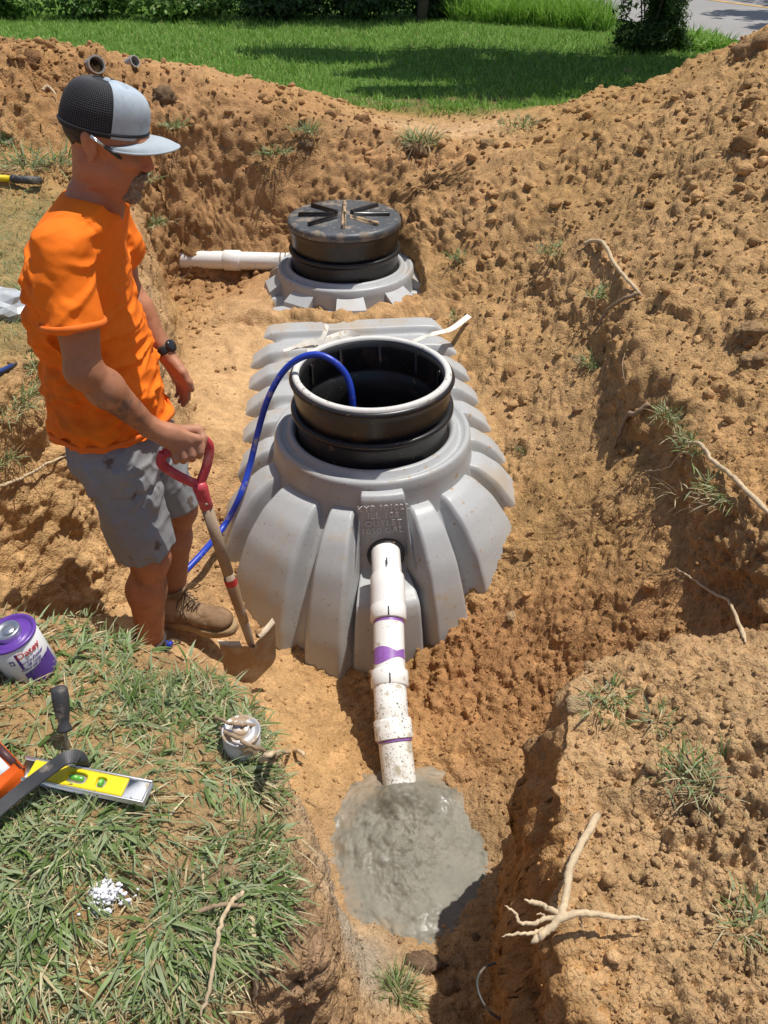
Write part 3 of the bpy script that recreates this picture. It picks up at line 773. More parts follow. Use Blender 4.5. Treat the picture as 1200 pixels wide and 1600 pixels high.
# ------------------------------------------------------------------ signed-distance modelling for the man and his clothes
class Field:
    def __init__(s, lo, hi, vox):
        s.lo = np.array(lo, np.float32); s.v = vox; s.n = np.ceil((np.array(hi)-np.array(lo))/vox).astype(int)+1
        s.d = np.full(tuple(s.n), .2, np.float32)
    def _reg(s, lo, hi):
        a = np.clip(np.floor((np.array(lo)-s.lo)/s.v).astype(int), 0, s.n); b = np.clip(np.ceil((np.array(hi)-s.lo)/s.v).astype(int)+1, 0, s.n)
        sl = tuple(slice(x, y) for x, y in zip(a, b))
        ax = [s.lo[i]+np.arange(a[i], b[i], dtype=np.float32)*s.v for i in range(3)]
        return sl, ax[0][:,None,None], ax[1][None,:,None], ax[2][None,None,:]
    def add(s, f, lo, hi, k=.0, op='u'):
        pad = max(k*1.5, .012) if op == 'u' else .004
        sl, X, Y, Z = s._reg(np.array(lo)-pad, np.array(hi)+pad)
        if s.d[sl].size == 0: return s
        b = f(X, Y, Z); a = s.d[sl]
        if op == 'u':
            if k > 0:
                h = np.clip(k-np.abs(a-b), 0, None)/k; s.d[sl] = np.minimum(a, b)-h*h*k*.25
            else: s.d[sl] = np.minimum(a, b)
        elif op == 'sub':
            if k > 0:
                h = np.clip(k-np.abs(a+b), 0, None)/k; s.d[sl] = np.maximum(a, -b)+h*h*k*.25
            else: s.d[sl] = np.maximum(a, -b)
        elif op == 'disp': s.d[sl] = a+b
        return s
    def cone(s, p, q, r1, r2, k=.02, op='u', sq=None):
        """tapered capsule; sq=(axis, factor): squashed along that axis"""
        p = np.array(p, float); q = np.array(q, float); ba = q-p; bb = max(ba@ba, 1e-9); R_ = max(r1, r2)
        if sq is not None:
            ax = np.array(sq[0], float); ax /= np.linalg.norm(ax); fac = sq[1]
        def f(X, Y, Z):
            x, y, z = X-p[0], Y-p[1], Z-p[2]
            h = np.clip((x*ba[0]+y*ba[1]+z*ba[2])/bb, 0, 1)
            dx, dy, dz = x-ba[0]*h, y-ba[1]*h, z-ba[2]*h
            d2 = dx*dx+dy*dy+dz*dz
            if sq is not None:
                c = dx*ax[0]+dy*ax[1]+dz*ax[2]; d2 = d2+c*c*(1/fac**2-1)
            return np.sqrt(d2)-(r1+(r2-r1)*h)
        return s.add(f, np.minimum(p, q)-R_, np.maximum(p, q)+R_, k, op)
    def ell(s, c, r, M=None, k=.02, op='u'):
        """ellipsoid, M columns = local axes"""
        c = np.array(c, float); r = np.array(r, float); M = np.eye(3) if M is None else np.array(M); R_ = r.max()
        def f(X, Y, Z):
            x, y, z = X-c[0], Y-c[1], Z-c[2]
            L = [x*M[0,i]+y*M[1,i]+z*M[2,i] for i in range(3)]
            k0 = np.sqrt((L[0]/r[0])**2+(L[1]/r[1])**2+(L[2]/r[2])**2)
            k1 = np.sqrt((L[0]/r[0]**2)**2+(L[1]/r[1]**2)**2+(L[2]/r[2]**2)**2)+1e-6
            return k0*(k0-1)/k1
        return s.add(f, c-R_, c+R_, k, op)
    def chain(s, pts, rs, k=.015, sq=None):
        for a, b, r1, r2 in zip(pts[:-1], pts[1:], rs[:-1], rs[1:]): s.cone(a, b, r1, r2, k, sq=sq)
        return s
    def loft(s, secs, k=.02, off=0.0, yaw=0.0, p=2.0):
        """stack of super-elliptical sections (z, cx, cy, rx, ry)"""
        S = np.array(sorted(secs), float); zs = S[:,0]; cy_, sy_ = math.cos(yaw), math.sin(yaw)
        def f(X, Y, Z):
            z = Z.ravel(); g = lambda c: np.interp(z, zs, S[:,c]).astype(np.float32)[None,None,:]
            x, y = X-g(1), Y-g(2); x, y = x*cy_+y*sy_, -x*sy_+y*cy_
            rx, ry = g(3)+off, g(4)+off
            k0 = (np.abs(x/rx)**p+np.abs(y/ry)**p)**(1/p)
            d = (k0-1)*np.minimum(rx, ry)
            return np.maximum(d, np.maximum(zs[0]-Z, Z-zs[-1]))
        R_ = S[:,3:].max()+off
        return s.add(f, (S[:,1].min()-R_, S[:,2].min()-R_, zs[0]), (S[:,1].max()+R_, S[:,2].max()+R_, zs[-1]), k)
    def half(s, p, n, lo=None, hi=None):
        """keep only the side of the plane that n points away from"""
        p = np.array(p, float); n = np.array(n, float); n /= np.linalg.norm(n)
        f = lambda X, Y, Z: -((X-p[0])*n[0]+(Y-p[1])*n[1]+(Z-p[2])*n[2])
        if lo is None: lo, hi = s.lo, s.lo+s.n*s.v
        return s.add(f, lo, hi, 0, 'sub')
    def noise(s, fn, band=.02):
        i = np.nonzero(np.abs(s.d) < band); P_ = np.stack([s.lo[a]+i[a]*s.v for a in range(3)], 1).astype(np.float32)
        s.d[i] += fn(P_).astype(np.float32); return s
    def mesh(s):
        d = s.d; ins = d < 0
        c = np.zeros(tuple(s.n-1), np.uint8)
        for a in (0,1):
            for b in (0,1):
                for e in (0,1): c += ins[a:a+s.n[0]-1, b:b+s.n[1]-1, e:e+s.n[2]-1]
        act = np.nonzero((c > 0) & (c < 8)); A = np.stack(act, 1); n = len(A)
        cid = np.full(tuple(s.n-1), -1, np.int32); cid[act] = np.arange(n)
        corner = {(a,b,e): d[act[0]+a, act[1]+b, act[2]+e] for a in (0,1) for b in (0,1) for e in (0,1)}
        S = np.zeros((n, 3)); W = np.zeros(n)
        for ax in range(3):
            o = [i for i in range(3) if i != ax]
            for u in (0,1):
                for v in (0,1):
                    p0 = [0,0,0]; p0[o[0]] = u; p0[o[1]] = v; p1 = list(p0); p1[ax] = 1
                    d0, d1 = corner[tuple(p0)], corner[tuple(p1)]; cr = (d0 < 0) != (d1 < 0)
                    t = np.where(cr, d0/(d0-d1+1e-12), 0); pos = np.tile(np.array(p0, float), (n, 1)); pos[:,ax] = t
                    S += pos*cr[:,None]; W += cr
        V = s.lo + (A + S/W[:,None])*s.v
        Fq = []
        for ax in range(3):
            o = [(ax+1) % 3, (ax+2) % 3]
            sl0 = [slice(1, s.n[i]-1) for i in range(3)]; sl0[ax] = slice(0, s.n[ax]-1)
            sl1 = list(sl0); sl1[ax] = slice(1, s.n[ax])
            a, b = ins[tuple(sl0)], ins[tuple(sl1)]
            for want in (True, False):
                w_ = np.nonzero((a != b) & (a == want)); g = np.stack(w_, 1)
                off = np.array([1,1,1]); off[ax] = 0; g = g+off
                def cc(du, dv):
                    q = g.copy(); q[:,o[0]] -= du; q[:,o[1]] -= dv; return cid[q[:,0], q[:,1], q[:,2]]
                f = np.stack([cc(1,1), cc(0,1), cc(0,0), cc(1,0)], 1)
                Fq.append(f if want else f[:, ::-1])
        F = np.concatenate(Fq); F = F[(F >= 0).all(1)]
        return V, F
def relax(V, F, n=1, lam=.5):
    for _ in range(n):
        S = np.zeros_like(V); W = np.zeros(len(V))
        for a in range(4):
            b = (a+1) % 4
            np.add.at(S, F[:,a], V[F[:,b]]); np.add.at(S, F[:,b], V[F[:,a]]); np.add.at(W, F[:,a], 1); np.add.at(W, F[:,b], 1)
        V = V + lam*(S/np.maximum(W, 1)[:,None]-V)
    return V

V3 = lambda *a: np.array(a, float)
# joints
FLOOR = CAM_Z-2.17
NECK = V3(-.712, 2.02, .705)
SHR, ELR, WRR = V3(-.765, 1.845, .635), V3(-.752, 1.775, .365), V3(-.648, 1.855, .150)
SHL, ELL_, WRL = V3(-.765, 2.205, .635), V3(-.775, 2.265, .375), V3(-.672, 2.215, .185)
HPR, HPL = V3(-.80, 1.945, -.02), V3(-.79, 2.115, -.02)
KNR, KNL = V3(-.742, 1.875, -.345), V3(-.705, 2.135, -.345)
ANR, ANL = V3(-.800, 1.850, -.765), V3(-.775, 2.105, -.765)
HEAD = V3(-.660, 2.005, .845)
yaw, pit = R(4), R(17)
hf = V3(math.cos(yaw)*math.cos(pit), math.sin(yaw)*math.cos(pit), -math.sin(pit))
hl = V3(-math.sin(yaw), math.cos(yaw), 0); hu = np.cross(hf, hl)
MH = np.stack([hf, hl, hu], 1); HS = .91
def hp_(x, y, z): return HEAD + MH @ (V3(x, y, z*(1.16 if z < 0 else 1))*HS)
man = empty('person', (-.78, 2.0, FLOOR), 'workman in orange t-shirt, grey shorts and cap holding the red handled shovel', 'person')

# grip of the shovel
GB = np.array(at(288, 698, Y=1.895)); gb = np.array([.90, .42, .08]); gb /= np.linalg.norm(gb)
gn = np.cross(gb, V3(0,0,1)); gn /= np.linalg.norm(gn)       # towards the camera side
if gn[1] > 0: gn = -gn

def head_prims(F, off=0.0):
    E = lambda c, r, k=.02, op='u', M=None: F.ell(hp_(*c), (np.array(r)+ (off if op == 'u' else -off))*HS, MH if M is None else MH@M, k, op)
    E((-.010,0,.040), (.095,.076,.078), .0)                    # cranium
    E((.035,0,.015), (.068,.066,.085), .03)                   # face mass
    E((.062,0,-.010), (.040,.045,.050), .02)
    E((.045,0,-.062), (.050,.052,.050), .03)                  # jaw
    E((.078,0,-.100), (.022,.026,.018), .02)                  # chin
    E((.0,.046,-.055), (.045,.018,.035), .03); E((.0,-.046,-.055), (.045,.018,.035), .03)   # jaw angle
    E((.092,0,.032), (.016,.052,.012), .016)                  # brow
    for sg in (-1, 1):
        E((.100,sg*.032,.010), (.012,.017,.012), .008, 'sub') # sockets
        E((.084,sg*.032,.010), (.0125,.013,.0125), .004)      # eyelids over the balls
        E((.074,sg*.046,-.018), (.026,.018,.018), .02)        # cheek
        E((.108,sg*.011,-.034), (.010,.008,.008), .006)       # nostril wings
    F.cone(hp_(.097,0,.018), hp_(.119,0,-.026), .009*HS+off, .0115*HS+off, .012)    # nose
    E((.102,0,-.058), (.010,.022,.006), .006); E((.101,0,-.071), (.010,.020,.007), .006)   # lips
    E((.112,0,-.0645), (.008,.022,.0022), .003, 'sub')

# ---- body (one continuous figure)
F = Field((-1.02, 1.62, -.95), (-.42, 2.42, 1.02), .0042)
TOR = [(.745,-.712,2.02,.058,.060),(.70,-.738,2.02,.066,.120),(.64,-.770,2.025,.080,.155),(.55,-.796,2.03,.094,.158),(.42,-.812,2.03,.098,.145),(.28,-.815,2.03,.096,.138),(.14,-.812,2.03,.100,.145),(.02,-.80,2.03,.125,.175),(-.08,-.80,2.03,.105,.155)]
F.loft(TOR, 0)
F.cone(NECK+V3(-.01,0,-.03), hp_(-.028,0,-.02), .054, .047, .03)
F.cone(hp_(.02,-.02,-.06), NECK+V3(.035,-.008,-.02), .028, .026, .03)
head_prims(F)
# ears
for sg in (-1, 1):
    Me = np.array([[.93,0,-.35],[0,1,0],[.35,0,.93]])
    F.ell(hp_(-.022, sg*.079, .004), np.array((.019,.009,.033))*HS, MH@Me, .008)
    F.ell(hp_(-.015, sg*.090, .004), np.array((.010,.007,.020))*HS, MH@Me, .004, 'sub')
    F.ell(hp_(-.016, sg*.082, -.026), np.array((.009,.007,.010))*HS, MH, .006)
# arms
for S_, E_, W_, sg in ((SHR, ELR, WRR, -1), (SHL, ELL_, WRL, 1)):
    F.ell(S_+V3(0,-sg*.006,-.02), (.048,.052,.052), None, .03)
    F.cone(S_, S_+(E_-S_)*.5, .046, .051, .03); F.cone(S_+(E_-S_)*.45+V3(.008,0,0), E_, .052, .043, .03)
    F.cone(E_, E_+(W_-E_)*.3, .044, .047, .02); F.cone(E_+(W_-E_)*.3, W_, .047, .0285, .02)
    F.ell(E_+V3(-.012,-sg*.0,-.008), (.03,.03,.034), None, .02)
# legs
for H_, K_, A_, sg in ((HPR, KNR, ANR, -1), (HPL, KNL, ANL, 1)):
    F.cone(H_, K_, .085, .060, .03); F.ell(K_+V3(.012,0,0), (.050,.052,.058), None, .03)
    mid_ = K_*.68+A_*.32+V3(-.014,0,0)
    F.cone(K_+V3(-.005,0,-.03), mid_, .052, .060, .03); F.cone(mid_, A_+V3(0,0,.03), .060, .039, .03); F.cone(A_+V3(0,0,.03), A_, .041, .043, .02)
# right hand closed round the grip
MCP = [GB+gb*s_+gn*.024+V3(0,0,.026) for s_ in (.036,.012,-.012,-.034)]
for k, m_ in enumerate(MCP):
    F.cone(WRR, m_, .026, .0145, .012)
    s_ = (.036,.012,-.012,-.034)[k]; L = (1.0,1.06,1.0,.86)[k]; rr = (.0112,.0115,.011,.0098)[k]
F.ell((WRR*.45+sum(MCP)/4*.55)+V3(0,.006,.0), (.034,.026,.030), None, .02)
Fh = []
for k, m_ in enumerate(MCP):
    s_ = (.036,.012,-.012,-.034)[k]; L = (1.0,1.06,1.0,.86)[k]; rr = (.0110,.0113,.0108,.0096)[k]
    pip = GB+gb*s_*1.02+gn*.036*L+V3(0,0,-.010*L); dip = GB+gb*s_+gn*.016+V3(0,0,-.034*L); tip = GB+gb*s_-gn*.012+V3(0,0,-.027)
    F.ell(m_+gn*.002+V3(0,0,.002), (.0135,.0135,.0135), None, .004)
    F.cone(m_, pip, rr*1.12, rr*1.03, .0025); F.cone(pip, dip, rr*1.02, rr*.93, .0015); F.cone(dip, tip, rr*.93, rr*.82, .0015)
tb = [WRR+(GB-WRR)*.3-gn*.012+gb*.012, GB+gb*.050-gn*.016+V3(0,0,.030), GB+gb*.056+gn*.004+V3(0,0,.012), GB+gb*.046+gn*.022+V3(0,0,-.006)]
F.chain(tb, [.018,.0145,.0125,.010], .008)
# tendons on the back of the hand
for m_ in MCP: F.cone(WRR+V3(.01,-.012,.022), m_+V3(0,-.004,.010), .0045, .005, .010)
# left hand hanging open beside the hip
hd = V3(.36,-.12,-.93); hd /= np.linalg.norm(hd); hx = V3(.62,-.72,.33); hx -= hd*(hx@hd); hx /= np.linalg.norm(hx); hn_ = np.cross(hd, hx)  # hx across the knuckles
if hn_[1] > 0: sgn_n = 1
PALM = WRL+hd*.052
for k, s_ in enumerate((.030,.010,-.010,-.028)):
    m_ = WRL+hd*(.088-.004*abs(k-1))+hx*s_
    F.cone(WRL+hx*s_*.45, m_, .021, .0135, .010)
    cur = V3(-.55,.05,-.30); L = (.92,1.0,.95,.78)[k]; rr = (.0098,.0100,.0096,.0086)[k]
    d1 = hd*.92+cur*.25; d2 = hd*.75+cur*.75; d3 = hd*.4+cur*1.25
    for dd in (d1, d2, d3): dd /= np.linalg.norm(dd)
    p1 = m_+d1*.042*L+hx*s_*.10; p2 = p1+d2*.027*L; p3 = p2+d3*.021*L
    F.cone(m_, p1, rr*1.15, rr, .003); F.cone(p1, p2, rr, rr*.92, .0015); F.cone(p2, p3, rr*.92, rr*.78, .0015)
t0 = WRL+hd*.022+hx*.024; t1 = WRL+hd*.058+hx*.050; t2 = WRL+hd*.092+hx*.056; t3 = t2+hd*.026-hx*.004
F.chain([t0, t1, t2, t3], [.019,.0145,.0118,.0092], .006)
F.noise(lambda P_: .0012*fbm(P_*40, 3, 5)+.0022*fbm(P_*16, 2, 6))
V, Fq = F.mesh(); V = relax(V, Fq, 1, .4)
# skin colour: sunburnt neck and arms, tattoo on the forearm, dried mud on the calf
Cs = np.tile(V3(.40,.170,.088), (len(V), 1))
nz = fbm(V*25, 4, 8); nz2 = fbm(V*9, 3, 9)
Cs *= (1+.26*nz[:,None]+.16*nz2[:,None]); Cs = lerp(Cs, sstep(.25, .5, fbm(V*70, 3, 19))*.35, (.24,.085,.05)); Cs = lerp(Cs, sstep(.1, .5, fbm(V*11, 3, 21))*.35*(V[:,2] < .4), (.42,.25,.15))
def kb(p, r): return np.exp(-(np.linalg.norm(V-p, axis=1)/r)**2)
Cs = lerp(Cs, kb(NECK+V3(.02,0,.03), .12)*.5, (.42,.13,.085))
Cs = lerp(Cs, kb(hp_(.115,0,-.03), .035)*.5, (.46,.15,.10))
Cs = lerp(Cs, kb(SHR*.4+ELR*.6, .12)*.35, (.30,.15,.095))
Cs = lerp(Cs, (kb(GB, .08)+kb(WRL+hd*.1, .08)).clip(0, 1)*.6, (.46,.25,.17))
fa = ELR*.45+WRR*.55; tt = np.clip(kb(fa+V3(0,-.03,-.01), .065)*1.6, 0, 1)*sstep(-.02, .12, np.abs(fbm(V*48, 3, 15)))*sstep(-.2, .25, fbm(V*30, 2, 16))
Cs = lerp(Cs, tt*.65, (.07,.065,.06))
Cs = lerp(Cs, np.clip(kb(KNR*.75+ANR*.25+V3(.03,-.02,.03), .09)*sstep(.0, .25, fbm(V*22, 3, 18)), 0, 1)*.8, (.20,.11,.06))
Cs = lerp(Cs, sstep(-.35, -.75, V[:,2])*.35, (.36,.17,.095))
# stubble and lips
Cs = lerp(Cs, kb(hp_(.105,0,-.064), .018)*.4, (.36,.12,.09))
m_skin = mat('skin', attr=True, rough=.55, spec=.4, sub=.06, bump=((160, .35, .002), (600, .25, .0006)), var=(90, .06))
mesh_np('body', V, Fq, m_skin, man, col=Cs)
# eyes (nearly closed, looking down)
# ---- beard and hair as shells of the same head
m_hair = mat('greying_beard', (.20,.14,.10), .8, var=[(240, .5), (40, .25)], bump=((500, .9, .003),), spots=[(180, .53, .12, (.40,.33,.27), .8)])
m_hair2 = mat('dark_hair', (.035,.024,.018), .6, var=(200, .5), bump=((400, .9, .004),))
def shell(name, off, keeps, subs, m, namp):
    B = Field(HEAD-.17, HEAD+.17, .0028); head_prims(B, off)
    B.noise(lambda P_: namp*fbm(P_*130, 3, 3)+namp*fbm(P_*50, 2, 4), .012)
    K = Field(HEAD-.17, HEAD+.17, .0028)
    for c, r in keeps: K.ell(hp_(*c), np.array(r)*HS, MH, .008)
    for c, r in subs: K.ell(hp_(*c), np.array(r)*HS, MH, .004, 'sub')
    K.noise(lambda P_: .003*fbm(P_*90, 3, 33), .02)
    B.d = np.maximum(B.d, K.d); v, f = B.mesh(); return mesh_np(name, v, f, m, man)
shell('beard', .0060, [((.086,0,-.100),(.040,.040,.036)), ((.112,0,-.050),(.020,.032,.009)), ((.090,.026,-.072),(.022,.011,.026)), ((.090,-.026,-.072),(.022,.011,.026))],
      [((.112,0,-.0655),(.02,.019,.0075))], m_hair, .0022)
shell('hair', .006, [((-.095,0,.012),(.045,.085,.045)), ((-.045,.075,.02),(.05,.03,.03)), ((-.05,-.075,.02),(.045,.03,.03))], [((-.014,-.085,.002),(.026,.03,.036))], m_hair2, .0025)
# ---- cap
m_capf = mat('grey_cap_cloth', (.36,.42,.48), .85, var=[(9, .22), (60, .08)], bump=((700, .3, .001),), spots=[(14, .60, .10, (.20,.24,.28), .9)])
m_capm = mat('black_cap_mesh', (.014,.014,.017), .75, var=(60, .2))
n_ = m_capm.node_tree.nodes; l_ = m_capm.node_tree.links
capE = None
def crown_pt(a, t, off=0.0):
    """a: angle from the front, t: 0 rim .. 1 button"""
    rx = .108 if math.cos(a) > 0 else .108; ry = .085
    sx, sy = math.cos(a), math.sin(a)
    e = t*math.pi/2; hh = .106+.008*max(sx, 0)*(1-t)
    prof = math.cos(e)**.50
    x = -.006+sx*(rx+off)*prof + .010*math.sin(math.pi*t)*max(sx, 0); y = sy*(ry+off)*prof; z = .038 - .016*(1-sx)/2*(1-t) + (hh+off)*math.sin(e)**.92
    # panel seams dip a little
    return hp_(x, y, z)
NA, NTt = 120, 30
def crown(name, a0, a1, m, na, off=0):
    V = np.array([[crown_pt(a, t, off-.0009*(abs(math.sin(3*a)) < .04)) for t in np.linspace(0, 1, NTt)] for a in np.linspace(a0, a1, na)])
    V2 = V + (HEAD-V)*.018; n0 = V.shape[0]*NTt
    b = MB(); b.add(V.reshape(-1,3), grid_faces(na, NTt)); return mesh_np(name, V.reshape(-1, 3), grid_faces(na, NTt)[:, ::-1], m, man)
crown('cap_front_panel', -R(72), R(72), m_capf, 60, .0012)
crown('cap_mesh_back', R(72), R(288), m_capm, 90, 0)
# the woven net on the back: fine raised ribs
b = MB()
for a in np.arange(R(75), R(285), R(3.1)):
    b.tube([crown_pt(a, t, .0012) for t in np.linspace(.05, .93, 12)], .00085, 4, False)
for t in np.arange(.06, .93, .034):
    b.tube([crown_pt(a, t, .0012) for a in np.linspace(R(74), R(286), 48)], .0006, 4, False)
o = b.build('cap_net', mat('cap_net_thread', (.06,.06,.068), .7), man); o['kind'] = 'stuff'
b = MB(); b.lathe([(0,.006),(.006,.0045),(.009,0)], crown_pt(0, 1)+MH[:,2]*.001, hu, 16); b.build('cap_button', m_capf, man)
b = MB(); b.tube([crown_pt(a, .045, .0016) for a in np.linspace(R(-180), R(180), 80)], .0035, 6, False); b.build('cap_band', m_capm, man)
# brim
nu_, nv_ = 40, 16; top = []; 
for i in range(nu_):
    a = R(-78)+R(156)*i/(nu_-1)
    for j in range(nv_):
        q = j/(nv_-1); base = np.array([-.006+math.cos(a)*.1095, math.sin(a)*.086]); ll = .082*(max(math.cos(a*1.12), 0)**.45)
        x = base[0]+ll*q; y = base[1]*(1+.06*q); z = .040 - .016*(1-math.cos(a))*.6 - 3.0*(y*y) - .006*q + .010*math.sin(q*2.4)
        top.append(hp_(x, y, z))
top = np.array(top); bot = top - MH[:,2]*.0035
b = MB(); b.add(np.vstack([top, bot]), np.vstack([grid_faces(nu_, nv_)[:, ::-1], grid_faces(nu_, nv_)+len(top)]))
edge = [top[i*nv_+nv_-1]-MH[:,2]*.0017 for i in range(nu_)]; b.tube(edge, .0026, 8)
b.build('cap_brim', mat('cap_brim_cloth', (.37,.42,.46), .85, var=(20, .12), bump=((700, .3, .001),), spots=[(10, .58, .1, (.50,.53,.52), .9)]), man)

# ---- t-shirt
SH = [(.735,-.722,2.02,.070,.080),(.712,-.730,2.02,.086,.130),(.68,-.748,2.022,.104,.178),(.62,-.782,2.028,.114,.196),(.54,-.806,2.03,.124,.192),(.44,-.818,2.03,.130,.180),(.30,-.815,2.03,.138,.176),(.16,-.812,2.03,.144,.184),(.03,-.81,2.03,.152,.195)]
F = Field((-1.05, 1.66, -.02), (-.5, 2.42, .78), .0045)
F.loft(SH, 0, p=2.15)
for S_, E_, sgn in ((SHR, ELR, -1), (SHL, ELL_, 1)):
    FS = Field((-1.05, 1.66, -.02), (-.5, 2.42, .78), .0045)
    d_ = (E_-S_)/np.linalg.norm(E_-S_); e_ = S_+(E_-S_)*.60+V3(.002, sgn*.008, 0)
    FS.cone(S_, e_+d_*.05, .068, .084, 0)
    FS.half(e_, d_)
    a_, b_ = F.d, FS.d; k_ = .035; h_ = np.clip(k_-np.abs(a_-b_), 0, None)/k_; F.d = np.minimum(a_, b_)-h_*h_*k_*.25
FS = None
# neckline
F.ell(NECK+V3(.03,-.006,.050), (.098,.088,.058), np.array(frame((.50,0,.86),(1,0,-.5))), .012, 'sub')
def folds(P_):
    x, y, z = P_[:,0], P_[:,1], P_[:,2]
    def ridge(q, sd, o=3): return np.clip(1-np.abs(fbm(q, o, sd))*3.2, 0, 1)**1.4
    w1 = fbm(P_*4, 2, 58)*.35
    a = ridge(np.stack([(x+.55*z)*5+w1, y*4, (z-.45*x)*12+w1], 1), 50)      # creases falling from the shoulder
    b_ = ridge(np.stack([(x-.8*z)*7+w1, y*5, (z+.5*x)*13], 1), 51)          # crossing ones over the belly
    c_ = ridge(np.stack([x*9, y*9, z*3.2+w1], 1), 52)                        # vertical drape near the hem
    low = sstep(.70, .30, z); hem = sstep(.32, .06, z)
    arm = np.exp(-((y-1.84)/.09)**2)*np.exp(-((z-.56)/.12)**2)
    soft = fbm(P_*7, 2, 59)
    seam = np.exp(-((((y-1.868)-.10*(z-.62))/.0045)**2))*(z > .46)*(z < .74)*.0026
    return seam-(.014*a*(.35+.65*low)+.012*b_*low+.012*c_*hem+.011*arm*b_)+.007*soft+.0012*fbm(P_*34, 3, 53)+.005
F.noise(folds, .03)
F.half((-.8, 2.0, .062), (-.02, -.10, -1), (-1.1, 1.6, -.05), (-.4, 2.5, .15))
V, Fq = F.mesh(); V = relax(V, Fq, 1, .4)
m_shirt = mat('orange_shirt', attr=True, rough=.85, spec=.2, bump=((1200, .3, .0008), (45, .25, .003)), var=[(7, .10), (30, .05)])
Cc = np.tile(V3(.88,.185,.012), (len(V), 1))
Cc = lerp(Cc, np.clip(np.exp(-(np.linalg.norm((V-V3(-.90,1.86,.22))*V3(1,1,.8), axis=1)/.085)**2)*(.6+fbm(V*30, 3, 54)*1.5), 0, 1)*.4, (.30,.09,.03))
Cc = lerp(Cc, np.clip(fbm(V*6, 3, 56)-.15, 0, 1)*.5, (.62,.13,.02))
mesh_np('t_shirt', V, Fq, m_shirt, man, col=Cc)
# stitched hems and collar, slightly raised bands
m_band = mat('shirt_collar_band', (.80,.16,.012), .85, bump=((1200, .3, .0008),))
def contour(V, plane_p, plane_n, tol=.004, c=None, rr=None, nb=72, refx=None):
    """ordered outline of the points near a plane"""
    pn_ = np.array(plane_n, float)/np.linalg.norm(plane_n); dd = (V-np.array(plane_p))@pn_
    S = V[(np.abs(dd) < tol)];
    if rr is not None: S = S[np.linalg.norm(S-np.array(c), axis=1) < rr]
    cen_ = S.mean(0) if c is None else np.array(c); M_ = frame(pn_, refx or (1, .01, .02)); L = (S-cen_)@M_
    an = np.arctan2(L[:,1], L[:,0]); ra = np.hypot(L[:,0], L[:,1]); out = []
    for k in range(nb):
        a = -math.pi+2*math.pi*(k+.5)/nb; w_ = np.abs((an-a+math.pi) % (2*math.pi)-math.pi) < math.pi/nb*1.4
        if w_.any(): r = np.percentile(ra[w_], 92); out.append(cen_+M_@V3(math.cos(a)*r, math.sin(a)*r, 0))
    out = np.array(out)
    o2 = out.copy()
    for _ in range(2): o2 = (np.roll(o2, 1, 0)+o2*2+np.roll(o2, -1, 0))/4
    return o2
for nm, pp, pnv, c_, rr_ in (('shirt_hem', (-.8,2.0,.077), (-.02,-.10,-1), None, None), ('sleeve_hem', SHR+(ELR-SHR)*.58, ELR-SHR, SHR+(ELR-SHR)*.58+V3(0,-.007,0), .088)):
    o2 = contour(V, pp, pnv, .004, c_, rr_); o2 = np.vstack([o2, o2[:1]])
    b = MB(); b.tube(o2, .0042, 6, False, flat=2.0, up=(0,0,1)); b.build(nm, m_band, man)

# ---- shorts
F = Field((-1.05, 1.72, -.42), (-.52, 2.35, .14), .0045)
F.loft([(.12,-.805,2.03,.118,.160),(.05,-.802,2.03,.134,.178),(.0,-.80,2.03,.143,.190),(-.06,-.80,2.03,.135,.185)], 0)
for H_, K_, sg in ((HPR, KNR, -1), (HPL, KNL, 1)):
    e_ = K_+(K_-H_)*.06
    F.cone(H_+V3(-.005,0,.02), e_+V3(.0,0,-.05), .108, .086, .045)
    q = H_*.3+K_*.7; 
    if sg < 0: F.ell(q+V3(.0,-.075,.01), (.052,.014,.075), None, .02)      # cargo pocket
def foldb(P_):
    x, y, z = P_[:,0], P_[:,1], P_[:,2]
    def ridge(q, sd, o=3): return np.clip(1-np.abs(fbm(q, o, sd))*3.2, 0, 1)**1.4
    a = ridge(np.stack([x*9+z*2, y*8, z*3.5+x*3], 1), 60); b_ = ridge(np.stack([(x+z)*6, y*5, (z-x)*12], 1), 62)
    return -(.010*a+.009*b_*np.exp(-((z+.06)/.16)**2))+.006*fbm(P_*8, 2, 63)+.0012*fbm(P_*34, 3, 61)+.004
F.noise(foldb, .03)
F.half((-.74,1.87,-.322), (.10,0,-1), (-1.1,1.6,-.45), (-.4,2.0,-.25)); F.half((-.7,2.13,-.330), (.10,0,-1), (-1.1,2.0,-.45), (-.4,2.5,-.25))
V, Fq = F.mesh(); V = relax(V, Fq, 1, .4)
m_short = mat('grey_shorts', (.27,.275,.28), .85, spec=.2, var=[(8, .10), (60, .07)], bump=((900, .3, .001),), spots=[(13, .62, .06, (.14,.11,.085), .9), (50, .68, .04, (.3,.22,.15), .9)])
mesh_np('shorts', V, Fq, m_short, man)
b = MB(); b.tube(catmull([V3(-.735,1.868,.045), V3(-.728,1.862,.0), V3(-.720,1.858,-.045)], 5), .0035, 6); b.build('pocket_slit_shadow', mat('painted_pocket_shadow', (.03,.03,.035), .9), man)  # dark tube stands in for the shade in the pocket opening

# ---- wrist watch
m_strap = mat('watch_strap', (.02,.018,.018), .5); ad = (WRL-ELL_)/np.linalg.norm(WRL-ELL_); wc_ = WRL-ad*.018
b = MB(); b.lathe([(.0315,-.012),(.034,-.013),(.0352,-.008),(.0352,.008),(.034,.013),(.0315,.012)], wc_, ad, 32); wt_ = b.build('watch_band', m_strap, man)
fd = V3(.85,-.25,.5); fd -= ad*(fd@ad); fd /= np.linalg.norm(fd)
b = MB(); b.lathe([(0,.008),(.014,.008),(.019,.005),(.020,-.004)], wc_+fd*.035, fd, 24); b.build('watch_face', mat('watch_glass', (.02,.02,.022), .12), man)

